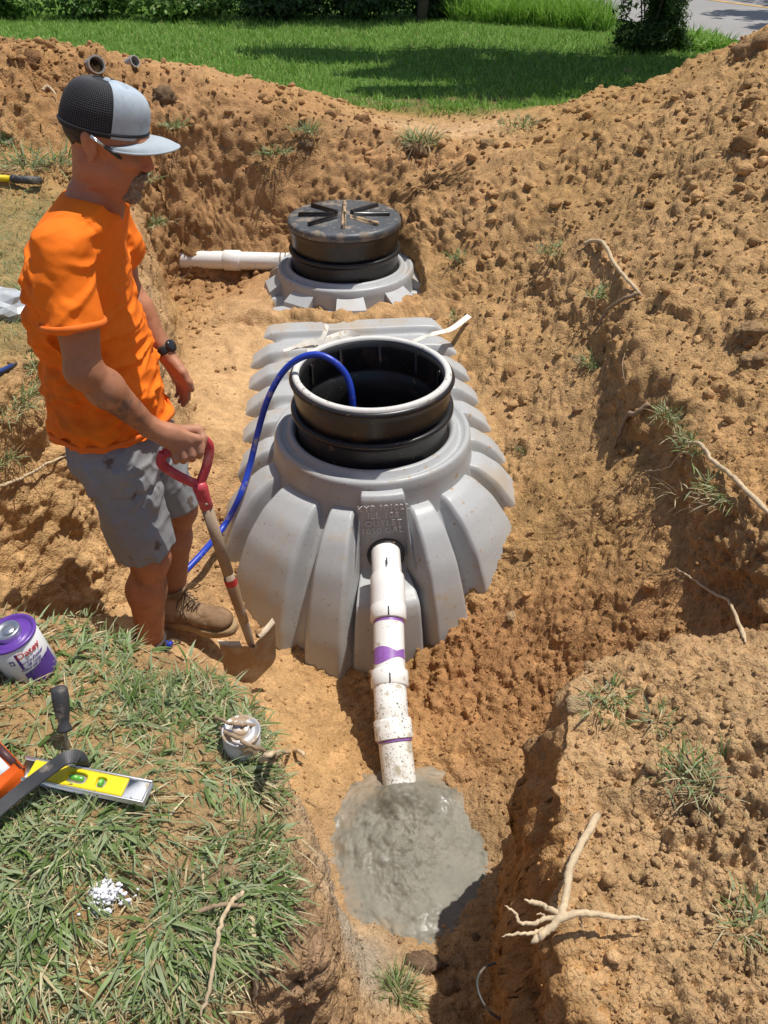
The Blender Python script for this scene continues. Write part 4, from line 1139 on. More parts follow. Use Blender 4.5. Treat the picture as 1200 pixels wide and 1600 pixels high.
# ---- boots
m_boot = mat('muddy_tan_leather', (.20,.115,.055), .75, var=[(12, .25), (60, .15)], bump=((90, .3, .002),), spots=[(9, .48, .14, (.42,.29,.17), .95)])
m_bootd = mat('shaded_boot_leather', (.045,.032,.024), .7, var=(14, .3), bump=((90, .3, .002),), spots=[(11, .58, .1, (.25,.17,.10), .95)])  # darker copy of the boot leather, near boot's shade painted in
m_sole = mat('mud_caked_sole', (.36,.24,.125), .9, var=(30, .2), bump=((120, .6, .004),))
m_lace = mat('boot_lace', (.10,.065,.035), .8)
def boot(an, toe_dir, fl, m, label):
    t = np.array(toe_dir, float); t /= np.linalg.norm(t); s_ = V3(-t[1], t[0], 0); up = V3(0,0,1); M = np.stack([t, s_, up], 1)
    o = V3(an[0], an[1], fl); L = lambda x, y, z: o+M@V3(x, y, z)
    F = Field(o-V3(.32,.32,.03), o+V3(.32,.32,.26), .004)
    F.cone(L(-.008,0,.165), L(-.012,0,.07), .056, .052, 0); F.ell(L(-.035,0,.052), (.058,.042,.045), M, .03)
    F.cone(L(-.02,0,.07), L(.09,0,.052), .050, .042, .04); F.ell(L(.135,0,.045), (.072,.050,.036), M, .03); F.ell(L(.165,0,.045), (.052,.047,.030), M, .02)
    F.half(L(0,0,.022), (0,0,-1)); F.half(L(-.01,0,.178), (-.15*t[0],-.15*t[1],1), L(-.2,-.2,.12)-.1, L(.2,.2,.3)+.1)
    F.cone(L(-.012,0,.12), L(-.010,0,.22), .044, .046, .006, 'sub')
    # moc-toe seam
    F.noise(lambda P_: .0022*fbm(P_*30, 3, 70)+.0016*np.exp(-(((np.hypot(((P_-L(.115,0,0))@t)/1.45, (P_-L(.115,0,0))@s_)-.034))/.0035)**2)*(((P_-o)@up) > .05)*(((P_-o)@t) > .05), .02)
    V, Fq = F.mesh(); bt = mesh_np('boot', V, Fq, m, man); bt['label'] = label
    F = Field(o-V3(.32,.32,.03), o+V3(.32,.32,.06), .004)
    F.ell(L(-.045,0,.012), (.060,.043,.060), M, 0); F.cone(L(-.03,0,.012), L(.14,.0,.012), .042, .050, .03); F.ell(L(.150,.0,.012), (.082,.056,.060), M, .03)
    F.noise(lambda P_: .004*fbm(P_*35, 3, 71), .02)
    F.half(L(0,0,.030), (0,0,1)); F.half(L(0,0,-.004), (0,0,-1))
    V, Fq = F.mesh(); mesh_np('boot_sole', V, Fq, m_sole, bt)
    b = MB(); b.tube([L(-.010+.058*math.cos(a), .056*math.sin(a), .172+.010*math.cos(a)) for a in np.linspace(0, 2*math.pi, 30)], .0075, 8, False); b.build('boot_collar', m, bt)
    # laces
    b = MB()
    for k in range(6):
        x0 = .040+.013*k; z0 = .150-.014*k-.001*k*k
        for sg in (-1, 1): b.tube(catmull([L(x0,-.024*sg,z0-.004), L(x0+.010,0,z0+.008), L(x0+.010,.024*sg,z0-.014)], 4), .0023, 6)
    for pts in ([(.045,0,.160),(.075,-.030,.175),(.105,-.045,.160),(.085,-.050,.135),(.055,-.03,.145)], [(.045,0,.160),(.06,.035,.172),(.085,.05,.155),(.06,.045,.135)], [(.045,0,.160),(.05,-.045,.13),(.06,-.058,.095),(.07,-.056,.06)], [(.045,0,.16),(.035,-.055,.14),(.045,-.060,.11),(.04,-.058,.075)]):
        b.tube(catmull([L(*p) for p in pts], 6), .0022, 6)
    o_ = b.build('laces', m_lace, bt); return bt
boot(ANL, (.97,-.22,0), FLOOR+.002, m_boot, 'muddy tan moc toe boot')
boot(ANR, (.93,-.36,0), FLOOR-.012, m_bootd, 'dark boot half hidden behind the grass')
F = None
# ------------------------------------------------------------------ wet concrete round the pipe end
m_conc = mat('wet_concrete', attr=True, rough=.62, spec=.45, var=[(14, .14), (70, .12)], bump=((45, .3, .004), (200, .35, .0015)), spots=[(7, .56, .12, (.22,.212,.178), .24)])
nr, na = 120, 260; cx, cy = .095, 1.285; V = np.zeros((nr, na, 3))
rr = np.linspace(0, 1, nr)[:,None]; aa = np.linspace(0, 2*np.pi, na, endpoint=False)[None]
Rb = .40+0*aa
x = cx+rr*Rb*np.cos(aa)*1.0; y = cy+rr*Rb*np.sin(aa)
Pq = np.stack([x.ravel(), y.ravel(), 0*x.ravel()], 1)
lump_ = np.exp(-(((x-.045)/.13)**2+((y-1.34)/.14)**2)); pud = np.exp(-(((x-.22)/.085)**2+((y-1.18)/.10)**2)) + .9*np.exp(-(((x+.10)/.06)**2+((y-1.17)/.07)**2))
rough_ = (1-np.clip(pud*1.3, 0, 1))
edge_d = rr*Rb + .07*fbm(Pq*7, 4, 305).reshape(x.shape) + .03*fbm(Pq*25, 3, 306).reshape(x.shape)
z = CAM_Z-2.376 + .040*lump_ + rough_*(.012*fbm(Pq*34, 5, 301, .65).reshape(x.shape) + .014*fbm(Pq*8, 3, 302).reshape(x.shape) + .016*(1-cell(Pq*26, 311)).reshape(x.shape)*lump_) + .075*np.exp(-(((x-.062)/.095)**2+((y-1.47)/.055)**2)) - .08*sstep(.29, .40, edge_d)
V = np.stack([x, y, z], -1)
V[-1,:,2] -= .1
V = V.reshape(-1, 3)
CC = np.tile(V3(.19,.18,.14), (len(V), 1))*(1+.25*fbm(Pq*12, 4, 307))[:,None]
CC = lerp(CC, sstep(.20, .31, edge_d.ravel()+.05*fbm(Pq*30, 3, 308))*.8, (.29,.215,.14)); CC = lerp(CC, sstep(.30, .55, fbm(Pq*45, 3, 309))*.6, (.10,.09,.07))
conc = mesh_np('concrete_patch', V, grid_faces(nr, na, closed_v=True), m_conc, col=CC)
tag(recenter(conc), 'patch of fresh wet grey concrete around the lower end of the drain pipe', 'concrete')

# ------------------------------------------------------------------ shovel
m_red = mat('faded_red_plastic', (.50,.050,.065), .42, var=(20, .12), bump=((60, .1, .001),), spots=[(14, .57, .12, (.62,.22,.20), .6)])
m_wood = mat('dusty_shaft', (.34,.25,.17), .7, var=[(15, .15), (90, .12)], bump=((90, .25, .001),))
m_steel = mat('muddy_steel', (.33,.27,.22), .6, metal=.25, var=[(12, .3), (60, .2)], bump=((60, .3, .0015),), spots=[(8, .45, .12, (.36,.235,.13), .95)])
m_tape = mat('red_tape', (.52,.03,.035), .45)
S_top = np.array(at(313, 762, Y=1.893)); S_bot = np.array(at(391, 1002, Y=1.90))
sdv = (S_bot-S_top)/np.linalg.norm(S_bot-S_top)
m_tread = mat('clay_caked_tread', (.62,.50,.36), .95, var=(40, .2), bump=((150, .8, .003),))
shv = empty('shovel', S_bot, 'round point shovel with red D grip standing under his right hand', 'shovel')
L0 = GB-gb*.060-V3(0,0,.002); L1 = GB+gb*.058+V3(0,0,.002)
b = MB(); b.tube([L0, L1], .0145, 16)
J = S_top-sdv*.012
for P0, sg in ((L0, -1), (L1, 1)):
    mid1 = P0+V3(0,0,-.030)+gb*sg*.012; mid2 = J*.45+P0*.55+V3(0,0,-.022)+gb*sg*.012
    b.tube(catmull([P0+V3(0,0,.004), mid1, mid2, J+V3(0,0,-.004)], 8), [.0150-.0*k for k in range(25)], 12, True, flat=.8, up=tuple(gn))
gr = b.build('d_grip', m_red, shv)
b = MB(); b.tube([J-sdv*.008, J+sdv*.012, J+sdv*.05, J+sdv*.085, J+sdv*.088], [.020,.023,.0205,.0205,.018], 20); b.build('grip_socket', m_red, shv)
b = MB(); ax_ = gn-sdv*(gn@sdv); ax_ /= np.linalg.norm(ax_)
b.lathe([(0,.003),(.004,.0025),(.0045,0)], J+sdv*.062+ax_*.0203, ax_, 12); b.build('grip_rivet', m_steel, shv)
b = MB(); b.tube([J+sdv*.08, S_bot-sdv*.33], [.0185,.0180], 20); b.tube([S_bot-sdv*.335, S_bot-sdv*.10], [.018,.0165], 20)
b.build('shaft', m_wood, shv)
tp = S_top+sdv*((np.array(at(355, 908, Y=1.897))-S_top)@sdv)
b = MB(); b.tube([tp-sdv*.014, tp+sdv*.014], .0205, 20, False); b.build('tape_band', m_tape, shv)
b = MB(); b.tube([tp+sdv*.012, tp+sdv*.02, tp+sdv*.10, S_bot, S_bot+sdv*.06], [.0195,.0205,.018,.0135,.006], 16); b.build('steel_socket', m_steel, shv)
# blade
wv = V3(.86, .51, 0); wv /= np.linalg.norm(wv); dn = V3(-.06, .10, -1); dn /= np.linalg.norm(dn); nb_ = np.cross(wv, dn)
if nb_[1] > 0: nb_ = -nb_          # towards the camera: the convex back
bc = S_bot+V3(0, 0, -.005); nu_, nv_ = 34, 30; G = np.zeros((nu_, nv_, 3))
for i in range(nu_):
    u = -1+2*i/(nu_-1)
    for j in range(nv_):
        v = j/(nv_-1); hw = .104*(1-.06*v) if v < .62 else .104*(.963)*max(1-((v-.62)/.40)**2.4, .02)**.5
        ln = .245
        xx = u*hw; curve = -.045*(1-math.cos(u*1.25))*1.0*(1-.35*v)-.012*v*v
        bulge = .016*math.exp(-(u/.13)**2)*max(1-v/.55, 0)
        yy = v*ln - .022*abs(u)**1.5*(v < .02)
        G[i, j] = bc+wv*xx+dn*yy+nb_*(curve+bulge+.012)
G2 = G-nb_*.003
b = MB(); b.add(np.vstack([G.reshape(-1,3), G2.reshape(-1,3)]), np.vstack([grid_faces(nu_, nv_), grid_faces(nu_, nv_)[:, ::-1]+nu_*nv_]))
b.build('blade', m_steel, shv)
for sg in (0, 1):
    b = MB(); ii = range(0, 12) if sg == 0 else range(nu_-12, nu_)
    pts = [G[i,0] for i in ii]; 
    V = []
    for p in pts: V += [p-nb_*.004, p+nb_*.001+V3(0,0,.006), p-nb_*.022+V3(0,0,.008)]
    V = np.array(V); b.add(V, grid_faces(len(pts), 3)); b.add(V-V3(0,0,.004), grid_faces(len(pts), 3)[:, ::-1])
    b.build('foot_tread', m_tread, shv)
# soil lying in the hollow of the blade
vs, T = lumpy(ICO2, 4, 77)
b = MB()
for k in range(9):
    p = bc-nb_*.018+wv*(.035+.045*random.random())+V3(0,0,-.004+.01*random.random()); b.add(vs[k % 4]*(.010+.010*random.random())+p, None, T)
o = b.build('soil_in_blade', mat('reddish_soil', (.36,.21,.10), .95, bump=((200, .6, .003),)), shv); o['kind'] = 'stuff'

# ------------------------------------------------------------------ pen behind the ear
p0, p1 = hp_(-.018,-.094,.030), hp_(.060,-.083,-.006)
pen = empty('pen', p0, 'black and silver pen tucked between his cap and ear', 'pen')
b = MB(); b.tube([p0, p0+(p1-p0)*.45], .0038, 10); b.build('pen_barrel', mat('silver_pen', (.6,.6,.6), .25, metal=.8), pen)
b = MB(); b.tube([p0+(p1-p0)*.45, p0+(p1-p0)*.92, p1], [.0044,.0044,.0018], 10); b.build('pen_grip', mat('black_rubber', (.02,.02,.02), .5), pen)
b = MB(); b.tube([p0+(p1-p0)*.08-MH[:,1]*.006, p0+(p1-p0)*.42-MH[:,1]*.0055], .0012, 6); b.build('pen_clip', mat('pen_clip_steel', (.7,.7,.7), .2, metal=1), pen)

# ------------------------------------------------------------------ primer can
m_lith = mat('can_label_white', (.74,.74,.74), .35, spots=[(20, .64, .08, (.5,.42,.33), .8)])
m_cpur = mat('can_purple', (.12,.045,.30), .3, var=(20, .15)); m_tin = mat('can_tin', (.62,.62,.64), .28, metal=.9, var=(20, .1)); m_tred = mat('print_red', (.60,.02,.025), .4); m_tpur = mat('print_purple', (.10,.04,.28), .4)
cb = hit(52, 1050); ctop = at(35, 988, h=CAM_Z-cb.z-.118)
cb = np.array(at(52, 1046, h=CAM_Z-cb.z-.002)); cax = V3(-.13, -.05, 1); cax /= np.linalg.norm(cax)
can = empty('primer_can', cb, 'purple topped metal can with a white label tilted on the grass edge', 'can')
vdir = -cb.copy(); vdir[2] = 0; xd = V3(.92, -.38, 0)     # label centre faces right of the lens
CM = frame(cax, xd)                                        # columns x (label centre), y, axis
def canp(r, ang, z): return cb+CM@V3(r*math.cos(ang), r*math.sin(ang), z)
cr = .049
b = MB(); b.lathe([(0,0),(cr-.003,0),(cr,.003),(cr,.106),(cr-.002,.108)], cb, cax, 64); b.build('can_body', m_lith, can)
b = MB(); b.lathe([(cr-.003,.107),(cr+.0015,.108),(cr+.0022,.111),(cr+.0005,.114),(cr-.004,.113),(cr-.006,.108),(.037,.107),(.035,.110),(.0245,.110)], cb, cax, 64); b.build('can_lid', m_cpur, can)
b = MB(); b.lathe([(.0245,.109),(.0245,.121),(.0235,.124),(.020,.124),(.018,.122),(0,.122)], cb, cax, 40); b.build('screw_cap', m_tin, can)
b = MB(); b.lathe([(0,.1235),(.012,.1235),(.0125,.1225)], cb+CM@V3(.002,.001,0), cax, 24); b.build('cap_emboss', m_tin, can)
def wrap(name, a0, a1, z0, z1, m, off=.0006, slant=0):
    n = 24; V = []
    for k in range(n):
        a = a0+(a1-a0)*k/(n-1); s_ = slant*(k/(n-1)); V += [canp(cr+off, a, z0), canp(cr+off, a, z1+s_)]
    b = MB(); b.add(np.array(V), grid_faces(n, 2)); return b.build(name, m, can)
view = math.atan2(*(CM.T@(V3(0,0,CAM_Z)-cb))[[1,0]])
wrap('purple_panel', view-.35, view+1.1, .006, .042, m_tpur, slant=.012)
wrap('purple_arc', view-.33, view-.22, .055, .098, m_tpur, .0008, .0)
def cyl_text(name, body, size, m, ang, z, ext=.0004):
    def bd(c): return np.array([canp(cr+.0012+p[2], ang+p[0]/cr, z+p[1]) for p in c])
    text_mesh(name, body, size, m, can, None, None, ext, bend=bd)
cyl_text('brand_lettering', 'Oatey', .021, m_tred, view+.22, .089)
cyl_text('small_lettering', 'Purple Primer', .0095, m_tpur, view+.22, .070); cyl_text('small_lettering', 'NSF  LISTED', .006, m_tpur, view+.22, .060)
cyl_text('small_lettering', 'CLEANS AND PREPARES', .0055, m_tpur, view+.22, .052)
wrap('round_emblem', view-.62, view-.44, .072, .084, m_tpur, .0008)
wrap('emblem_centre', view-.58, view-.48, .075, .081, m_lith, .0012)

# ------------------------------------------------------------------ small white can half dug in
cb2 = np.array(hit(376, 1168)); cb2[2] -= .05; cx2 = V3(.06, .02, 1); cx2 /= np.linalg.norm(cx2)
can2 = empty('cement_can', cb2, 'small dirty white can with a silver cap half buried under two twigs', 'can')
b = MB(); b.lathe([(0,0),(.034,0),(.0348,.003),(.0348,.095),(.0335,.097)], cb2, cx2, 48); b.build('can_body', mat('dirty_white_can', (.60,.58,.54), .5, spots=[(25, .44, .12, (.42,.30,.18), .9)]), can2)
b = MB(); b.lathe([(.0345,.095),(.036,.096),(.036,.100),(.033,.101),(.031,.097),(.016,.097),(.016,.108),(.014,.110),(0,.109)], cb2, cx2, 48); b.build('can_lid', mat('pale_tin', (.60,.60,.61), .35, metal=.6, spots=[(28, .46, .10, (.48,.37,.25), .9)]), can2)
def twig(name, pts, r, m, label, cat='twig', n=7, lift=.0, wob=.004, abs_=False, group=None, parent=None):
    P_ = [Vector(p) if abs_ else hit(*p[:2], lift=lift+(p[2] if len(p) > 2 else 0)) for p in pts]
    C_ = catmull(P_, 7); k = len(C_)
    C_ = [p+Vector((random.uniform(-wob, wob), random.uniform(-wob, wob), random.uniform(-wob, wob)))*.5 for p in C_]
    rad = [ (r[0]+(r[1]-r[0])*i/(k-1))*min(1, .35+(k-1-i)*.22)*(1+random.uniform(-.12, .12)) for i in range(k)]
    b = MB(); b.tube(C_, rad, n); o = b.build(name, m, parent)
    if label: tag(recenter(o), label, cat, group)
    return o
m_bark = mat('pale_root', (.52,.40,.25), .85, var=[(30, .2), (120, .15)], bump=((150, .6, .002),))
m_bark2 = mat('brown_twig', (.30,.21,.13), .85, var=(40, .25), bump=((150, .6, .002),))
z2 = cb2[2]+.10
def over(px, py, z): return at(px, py, h=CAM_Z-z)
twig('twig', [over(335,1118,z2-.03), over(352,1128,z2+.012), over(378,1133,z2+.014), over(402,1131,z2-.01)], (.003,.0042), m_bark2, 'short brown twig lying across the top of the small white can', abs_=True)
twig('twig', [over(345,1140,z2-.01), over(368,1150,z2+.016), over(392,1166,z2+.0), over(415,1174,z2-.04), over(436,1180,z2-.06)], (.0042,.0035), m_bark2, 'longer crooked twig leaning over the front of the small white can', abs_=True)

# ------------------------------------------------------------------ spirit level
m_alu = mat('aluminium', (.62,.63,.65), .38, metal=.7, var=(30, .08), spots=[(40, .62, .06, (.45,.36,.26), .9)]); m_yel = mat('yellow_plastic', (.80,.60,.01), .4); m_vial = mat('green_vial', (.10,.42,.05), .12, spec=.7); m_vb = mat('vial_bubble', (.45,.72,.25), .1)
zl = gz(-.30, .76)+.065
LA, LB = np.array(over(72, 1208, zl)), np.array(over(232, 1240, zl-.006))
ld = (LB-LA)/np.linalg.norm(LB-LA); LA = LB-ld*.232; lu = V3(.05,-.10,1); lu -= ld*(lu@ld); lu /= np.linalg.norm(lu); lw = np.cross(lu, ld)
if lw[1] < 0: lw = -lw
ML = np.stack([ld, lw, lu], 1)
lev = empty('spirit_level', LB, 'yellow and silver torpedo spirit level with three green vials lying on the grass', 'spirit level')
cen_ = (LA+LB)/2; Lh, Lw = .232, .040
def lb(b, x, y, z, sx, sy, sz, bev=.0006): b.box(cen_+ML@V3(x, y, z), (sx, sy, sz), ML, bev); return b
b = MB(); lb(b, 0, Lw/2-.0015, 0, Lh, .003, .016); lb(b, 0, -Lw/2+.0015, 0, Lh, .003, .016); lb(b, 0, 0, -.002, Lh-.002, Lw-.006, .004)
lb(b, Lh/2-.0015, 0, 0, .003, Lw-.0062, .014); b.build('frame', m_alu, lev)
b = MB(); lb(b, Lh/2-.021, 0, .0035, .034, Lw-.008, .006); b.build('end_plate', mat('white_print_plate', (.66,.67,.69), .5, var=(40, .1), spots=[(60, .6, .06, (.5,.42,.3), .9)]), lev)
# yellow body with three round-cornered wells cut through it
wells = [(-.062, .009, .0085), (-.012, .018, .0095), (.032, .009, .0085)]
x0, x1 = -.095, Lh/2-.040; nx, ny = 150, 40; xs = np.linspace(x0, x1, nx); yy = np.linspace(-(Lw/2-.0035), Lw/2-.0035, ny)
XX, YY = np.meshgrid(xs, yy, indexing='ij'); ZZ = np.full(XX.shape, .0072)
for (wx, wa, wb_) in wells:
    q = (np.abs((XX-wx)/wa)**3.2+np.abs(YY/wb_)**3.2)**(1/3.2); ZZ -= .0075*sstep(1.10, .92, q)
e_ = np.minimum(np.minimum(XX-x0, x1-XX), np.minimum(YY-yy[0], yy[-1]-YY)); ZZ -= .003*sstep(.0012, 0, e_)
Vl = cen_+np.stack([XX, YY, ZZ], -1).reshape(-1, 3)@ML.T
b = MB(); b.add(Vl, grid_faces(nx, ny)); b.build('yellow_body', m_yel, lev)
for wx, wa, wb_ in wells:
    horizontal = wa > .012
    dv = ld if horizontal else lw; L_ = .013 if horizontal else .0065
    c_ = cen_+ML@V3(wx, 0, .0052)
    b = MB(); b.tube([c_-dv*L_, c_-dv*L_*.8, c_+dv*L_*.8, c_+dv*L_], [.002,.0045,.0045,.002], 14); vl = b.build('vial', m_vial, lev)
    b = MB(); b.tube([c_-dv*.003+lu*.0022, c_-dv*.002+lu*.0024, c_+dv*.002+lu*.0024, c_+dv*.003+lu*.0022], [.001,.0026,.0026,.001], 10); b.build('bubble', m_vb, vl)

# ------------------------------------------------------------------ curved black strap over the level
m_blk = mat('dusty_black_rubber', (.045,.045,.048), .55, var=(20, .3), bump=((120, .3, .001),), spots=[(18, .56, .12, (.26,.22,.17), .9)])
zs = zl+.014
cp = catmull([over(-40,1300,zs-.01), over(0,1263,zs-.002), over(40,1230,zs+.006), over(80,1200,zs+.022), over(104,1184,zs+.030), over(122,1184,zs+.018), over(131,1198,zs-.012)], 8)
wd_ = V3(.35,.55,.0); V = []
for k, p in enumerate(cp):
    p = np.array(p); t_ = np.array(cp[min(k+1, len(cp)-1)]-cp[max(k-1, 0)]); t_ /= np.linalg.norm(t_); w2 = np.cross(V3(0,-.35,1), t_); w2 /= np.linalg.norm(w2)
    up_ = np.cross(t_, w2); q = .0125
    V += [p-w2*q, p-w2*q*.9+up_*.0022, p+w2*q*.9+up_*.0022, p+w2*q, p+w2*q*.9-up_*.0022, p-w2*q*.9-up_*.0022]
b = MB(); b.add(np.array(V), grid_faces(len(cp), 6, closed_v=True)); n6 = len(cp)*6
b.q.append(np.array([[0,1,4,5],[1,2,3,4],[n6-6,n6-1,n6-2,n6-5],[n6-5,n6-2,n6-3,n6-4]]))
tag(recenter(b.build('black_strap', m_blk, smooth=False)), 'dusty black rubber strap curling across the spirit level', 'strap')

# screwdriver stuck in the grass
s0 = np.array(over(107, 1178, gz(-.33,.86)+.0)); s0 = np.array(hit(107, 1180)); s1 = np.array(over(92, 1074, s0[2]+.115))
sv = (s1-s0)/np.linalg.norm(s1-s0); Ls = np.linalg.norm(s1-s0)
scw = empty('screwdriver', s0, 'dark handled screwdriver stuck upright in the grass near the can', 'screwdriver')
b = MB(); b.lathe([(.0,-.03),(.003,-.028),(.0032,Ls*.40)], s0, sv, 12); b.build('steel_shank', mat('worn_steel', (.30,.27,.22), .5, metal=.6), scw)
b = MB(); b.lathe([(.003,Ls*.36),(.0125,Ls*.37),(.0125,Ls*.41),(.009,Ls*.47),(.0105,Ls*.55),(.0140,Ls*.68),(.0150,Ls*.85),(.0145,Ls*.96),(.011,Ls*1.0),(0,Ls*1.01)], s0, sv, 20, wob=lambda t: .05*np.cos(6*t))
b.build('handle', m_blk, scw)

# orange tape measure case at the left edge
oc = np.array(hit(8, 1225)); om = empty('tape_measure', oc, 'orange tool case with a white label under the black strap', 'tape measure')
MO = frame((0.25,-.2,1), (.8,-.6,0)); oc = oc+V3(-.012,.0,.030)
b = MB(); b.box(oc, (.085,.078,.046), MO, .009); b.build('case', mat('orange_plastic', (.85,.13,.01), .38, var=(20, .05)), om)
b = MB(); b.box(oc+MO[:,2]*.0236+MO@V3(-.004,.010,0), (.048,.022,.0012), MO); b.build('white_label', mat('paper_label', (.75,.75,.75), .5), om)
b = MB(); b.box(oc+MO[:,2]*.0236+MO@V3(-.006,.030,0), (.048,.012,.0012), MO); b.build('dark_label', mat('dark_print', (.08,.03,.03), .5), om)
b = MB(); b.box(oc+MO@V3(.0,0,-.010), (.088,.060,.004), MO, .001); b.build('case_seam', m_blk, om)

# white spill
b = MB(); vs, T = lumpy(ICO1, 5, 31); c0 = hit(165, 1402)
for k in range(650):
    a = random.random()*6.28; r = abs(random.gauss(0, .014)); p = c0+Vector((math.cos(a)*r*1.3, math.sin(a)*r, .016+random.uniform(-.010, .008)-r*.4)); b.add(vs[k % 5]*random.choice((.0012,.0016,.0022,.0030,.0045))+np.array(p), None, T)
sp = b.build('white_spill', mat('white_powder', (.80,.80,.82), .8), smooth=False); tag(recenter(sp), 'crumbly white spill lying on the near grass', 'spill', kind='stuff')

# ------------------------------------------------------------------ plastic bag, marker and tool handle at the left edge
c0 = hit(8, 492); P_ = ICO3[0]; n_ = fbm(P_*2.2, 4, 400)*.5+np.abs(fbm(P_*5, 3, 401))*.35
Vb = P_*(1+n_)[:,None]*np.array([.12,.10,.06]); Vb[:,2] = np.maximum(Vb[:,2], -.03)
bag = mesh_np('plastic_bag', Vb+np.array(c0)+V3(-.02,0,.03), ICO3[1], mat('clear_plastic_film', (.66,.70,.73), .15, spec=.7, var=(30, .2), trans=.35), smooth=False)
tag(recenter(bag), 'crumpled clear and white plastic bag on the grass behind the man', 'plastic bag')
p0, p1 = np.array(hit(-12, 592, .012)), np.array(hit(20, 576, .012))
mk = empty('marker', p0, 'blue marker lying at the left edge by the grass clump', 'marker')
b = MB(); b.tube([p0, p1], .0075, 12); b.build('barrel', mat('dark_blue_plastic', (.02,.05,.20), .4), mk)
b = MB(); b.tube([p1, p1+(p1-p0)*.25], [.006,.004], 12); b.build('tip', m_blk, mk)
p0, p1 = np.array(hit(-60, 286, .03)), np.array(hit(20, 289, .03)); p2 = np.array(hit(66, 292, .03))
hd2 = empty('tool_handle', p0, 'yellow tool handle with a black grip lying beyond the shoulder', 'tool handle')
b = MB(); b.tube([p0, p1], .016, 12); b.build('yellow_shaft', m_yel, hd2)
b = MB(); b.tube([p1, p1+(p2-p1)*.05, p2], [.017,.021,.020], 12); b.build('black_grip', m_blk, hd2)

# ------------------------------------------------------------------ webbing straps
m_web = mat('white_webbing', (.70,.67,.60), .8, var=(40, .08), bump=((400, .5, .001),), spots=[(16, .58, .1, (.45,.34,.22), .9)])
def ribbon(name, pts, w_, m, label, cat, twist=0.0, parent=None, tilt=(0,0,1)):
    C_ = catmull(pts, 8); V = []; n = len(C_)
    for k, p in enumerate(C_):
        p = np.array(p); t_ = np.array(C_[min(k+1, n-1)]-C_[max(k-1, 0)]); t_ /= np.linalg.norm(t_)+1e-9
        a = twist*k/n; u_ = np.array(tilt, float); s_ = np.cross(u_, t_); s_ /= np.linalg.norm(s_)+1e-9; u2 = np.cross(t_, s_)
        s2 = s_*math.cos(a)+u2*math.sin(a); nn = np.cross(t_, s2)
        V += [p-s2*w_/2-nn*.0009, p-s2*w_/2+nn*.0009, p+s2*w_/2+nn*.0009, p+s2*w_/2-nn*.0009]
    b = MB(); b.add(np.array(V), grid_faces(n, 4, closed_v=True)); o = b.build(name, m, parent, smooth=False)
    if label: tag(recenter(o), label, cat)
    return o
zz = ZT(1.90)
st1 = empty('tie_down_strap', over(500, 530, zz), 'knotted white webbing strap heaped behind the open riser', 'strap')
ribbon('webbing', [over(443,548,zz+.0), over(470,541,zz+.015), over(492,540,zz+.03), over(515,528,zz+.03), over(545,520,zz+.02), over(568,532,zz+.02)], .030, m_web, None, None, 1.2, st1)
ribbon('webbing', [over(497,540,zz+.03), over(507,522,zz+.06), over(511,507,zz+.085)], .026, m_web, None, None, .5, st1, (0,1,0))
ribbon('webbing', [over(455,545,zz+.01), over(480,534,zz+.05), over(510,535,zz+.05), over(530,528,zz+.03), over(505,545,zz+.02), over(480,548,zz+.02)], .028, m_web, None, None, 2.6, st1)
rp = hit(733, 500, .02)
ribbon('tie_down_strap', [over(640,536,ZT(1.86)), over(662,527,ZT(1.84)), over(680,521,ZT(1.82)), over(705,514,rp.z+.01), rp], .032, m_web, 'flat white strap running from the tank into the right slope', 'strap', .4)

# ------------------------------------------------------------------ roots, sticks and twigs
r0 = hit(932, 1279, .012); zr = r0.z+.03
root = empty('broken_root', r0, 'pale forked root sticking out of the near right bank over the pit', 'root')
def rt(pts, r): twig('root_branch', pts, r, m_bark, None, abs_=True, parent=root, n=9, wob=.003)
K = lambda px, py, dz: over(px, py, zr+dz)
rt([r0, K(910,1316,.012), K(891,1356,.02), K(885,1397,.02), K(875,1433,.02), K(850,1458,.015), K(829,1473,.01)], (.0075,.0065))
rt([K(873,1436,.018), K(900,1428,.02), K(930,1428,.015), K(962,1433,.01), K(990,1434,0), K(1016,1437,-.005)], (.0075,.002))
rt([K(880,1430,.015), K(858,1421,.02), K(845,1413,.02), K(819,1406,.03)], (.0055,.004))
rt([K(868,1434,.015), K(850,1436,.02), K(832,1443,.02), K(812,1441,.02), K(806,1428,.02), K(789,1414,.03)], (.0045,.002))
rt([K(850,1452,.012), K(830,1458,.015), K(805,1459,.02), K(784,1462,.02)], (.004,.0018))
rt([K(905,1428,.01), K(908,1440,0), K(912,1455,-.01)], (.0025,.001)); rt([K(855,1436,.02), K(846,1428,.02), K(838,1430,.03)], (.002,.001))
twig('root', [(912,388,.02), (925,388,.03), (940,400,.04), (958,425,.04), (978,447,.03), (1003,467,.01)], (.011,.008), m_bark, 'long bare root arching down the right slope beside the cut ledge', 'root')
twig('root', [(998,464,.02), (970,480,.03), (945,500,.03), (932,520,.02), (922,536,.0)], (.010,.005), m_bark2, 'grey root running down left from the foot of the arching root', 'root')
twig('root', [(1068,706,.02), (1090,712,.03), (1108,730,.03), (1135,752,.03), (1160,778,.03), (1205,822,.02)], (.006,.009), m_bark, 'thick crooked root crossing the right bank at the frame edge', 'root')
twig('root', [(1008,740,.01), (1040,738,.02), (1060,731,.02), (1082,727,.02)], (.003,.004), m_bark, 'thin pale root curving left of the thick crooked root', 'root')
twig('root', [(1012,640,.02), (990,662,.03), (972,685,.02), (958,703,.0)], (.012,.008), m_bark2, 'stout brown root stub under the grassy lip of the right bank', 'root')
twig('root', [(1056,893,.01), (1078,912,.025), (1105,935,.03), (1130,960,.03), (1150,985,.02), (1163,1008,.01)], (.003,.006), m_bark, 'slender wavy root over the dark hollow on the right', 'root')
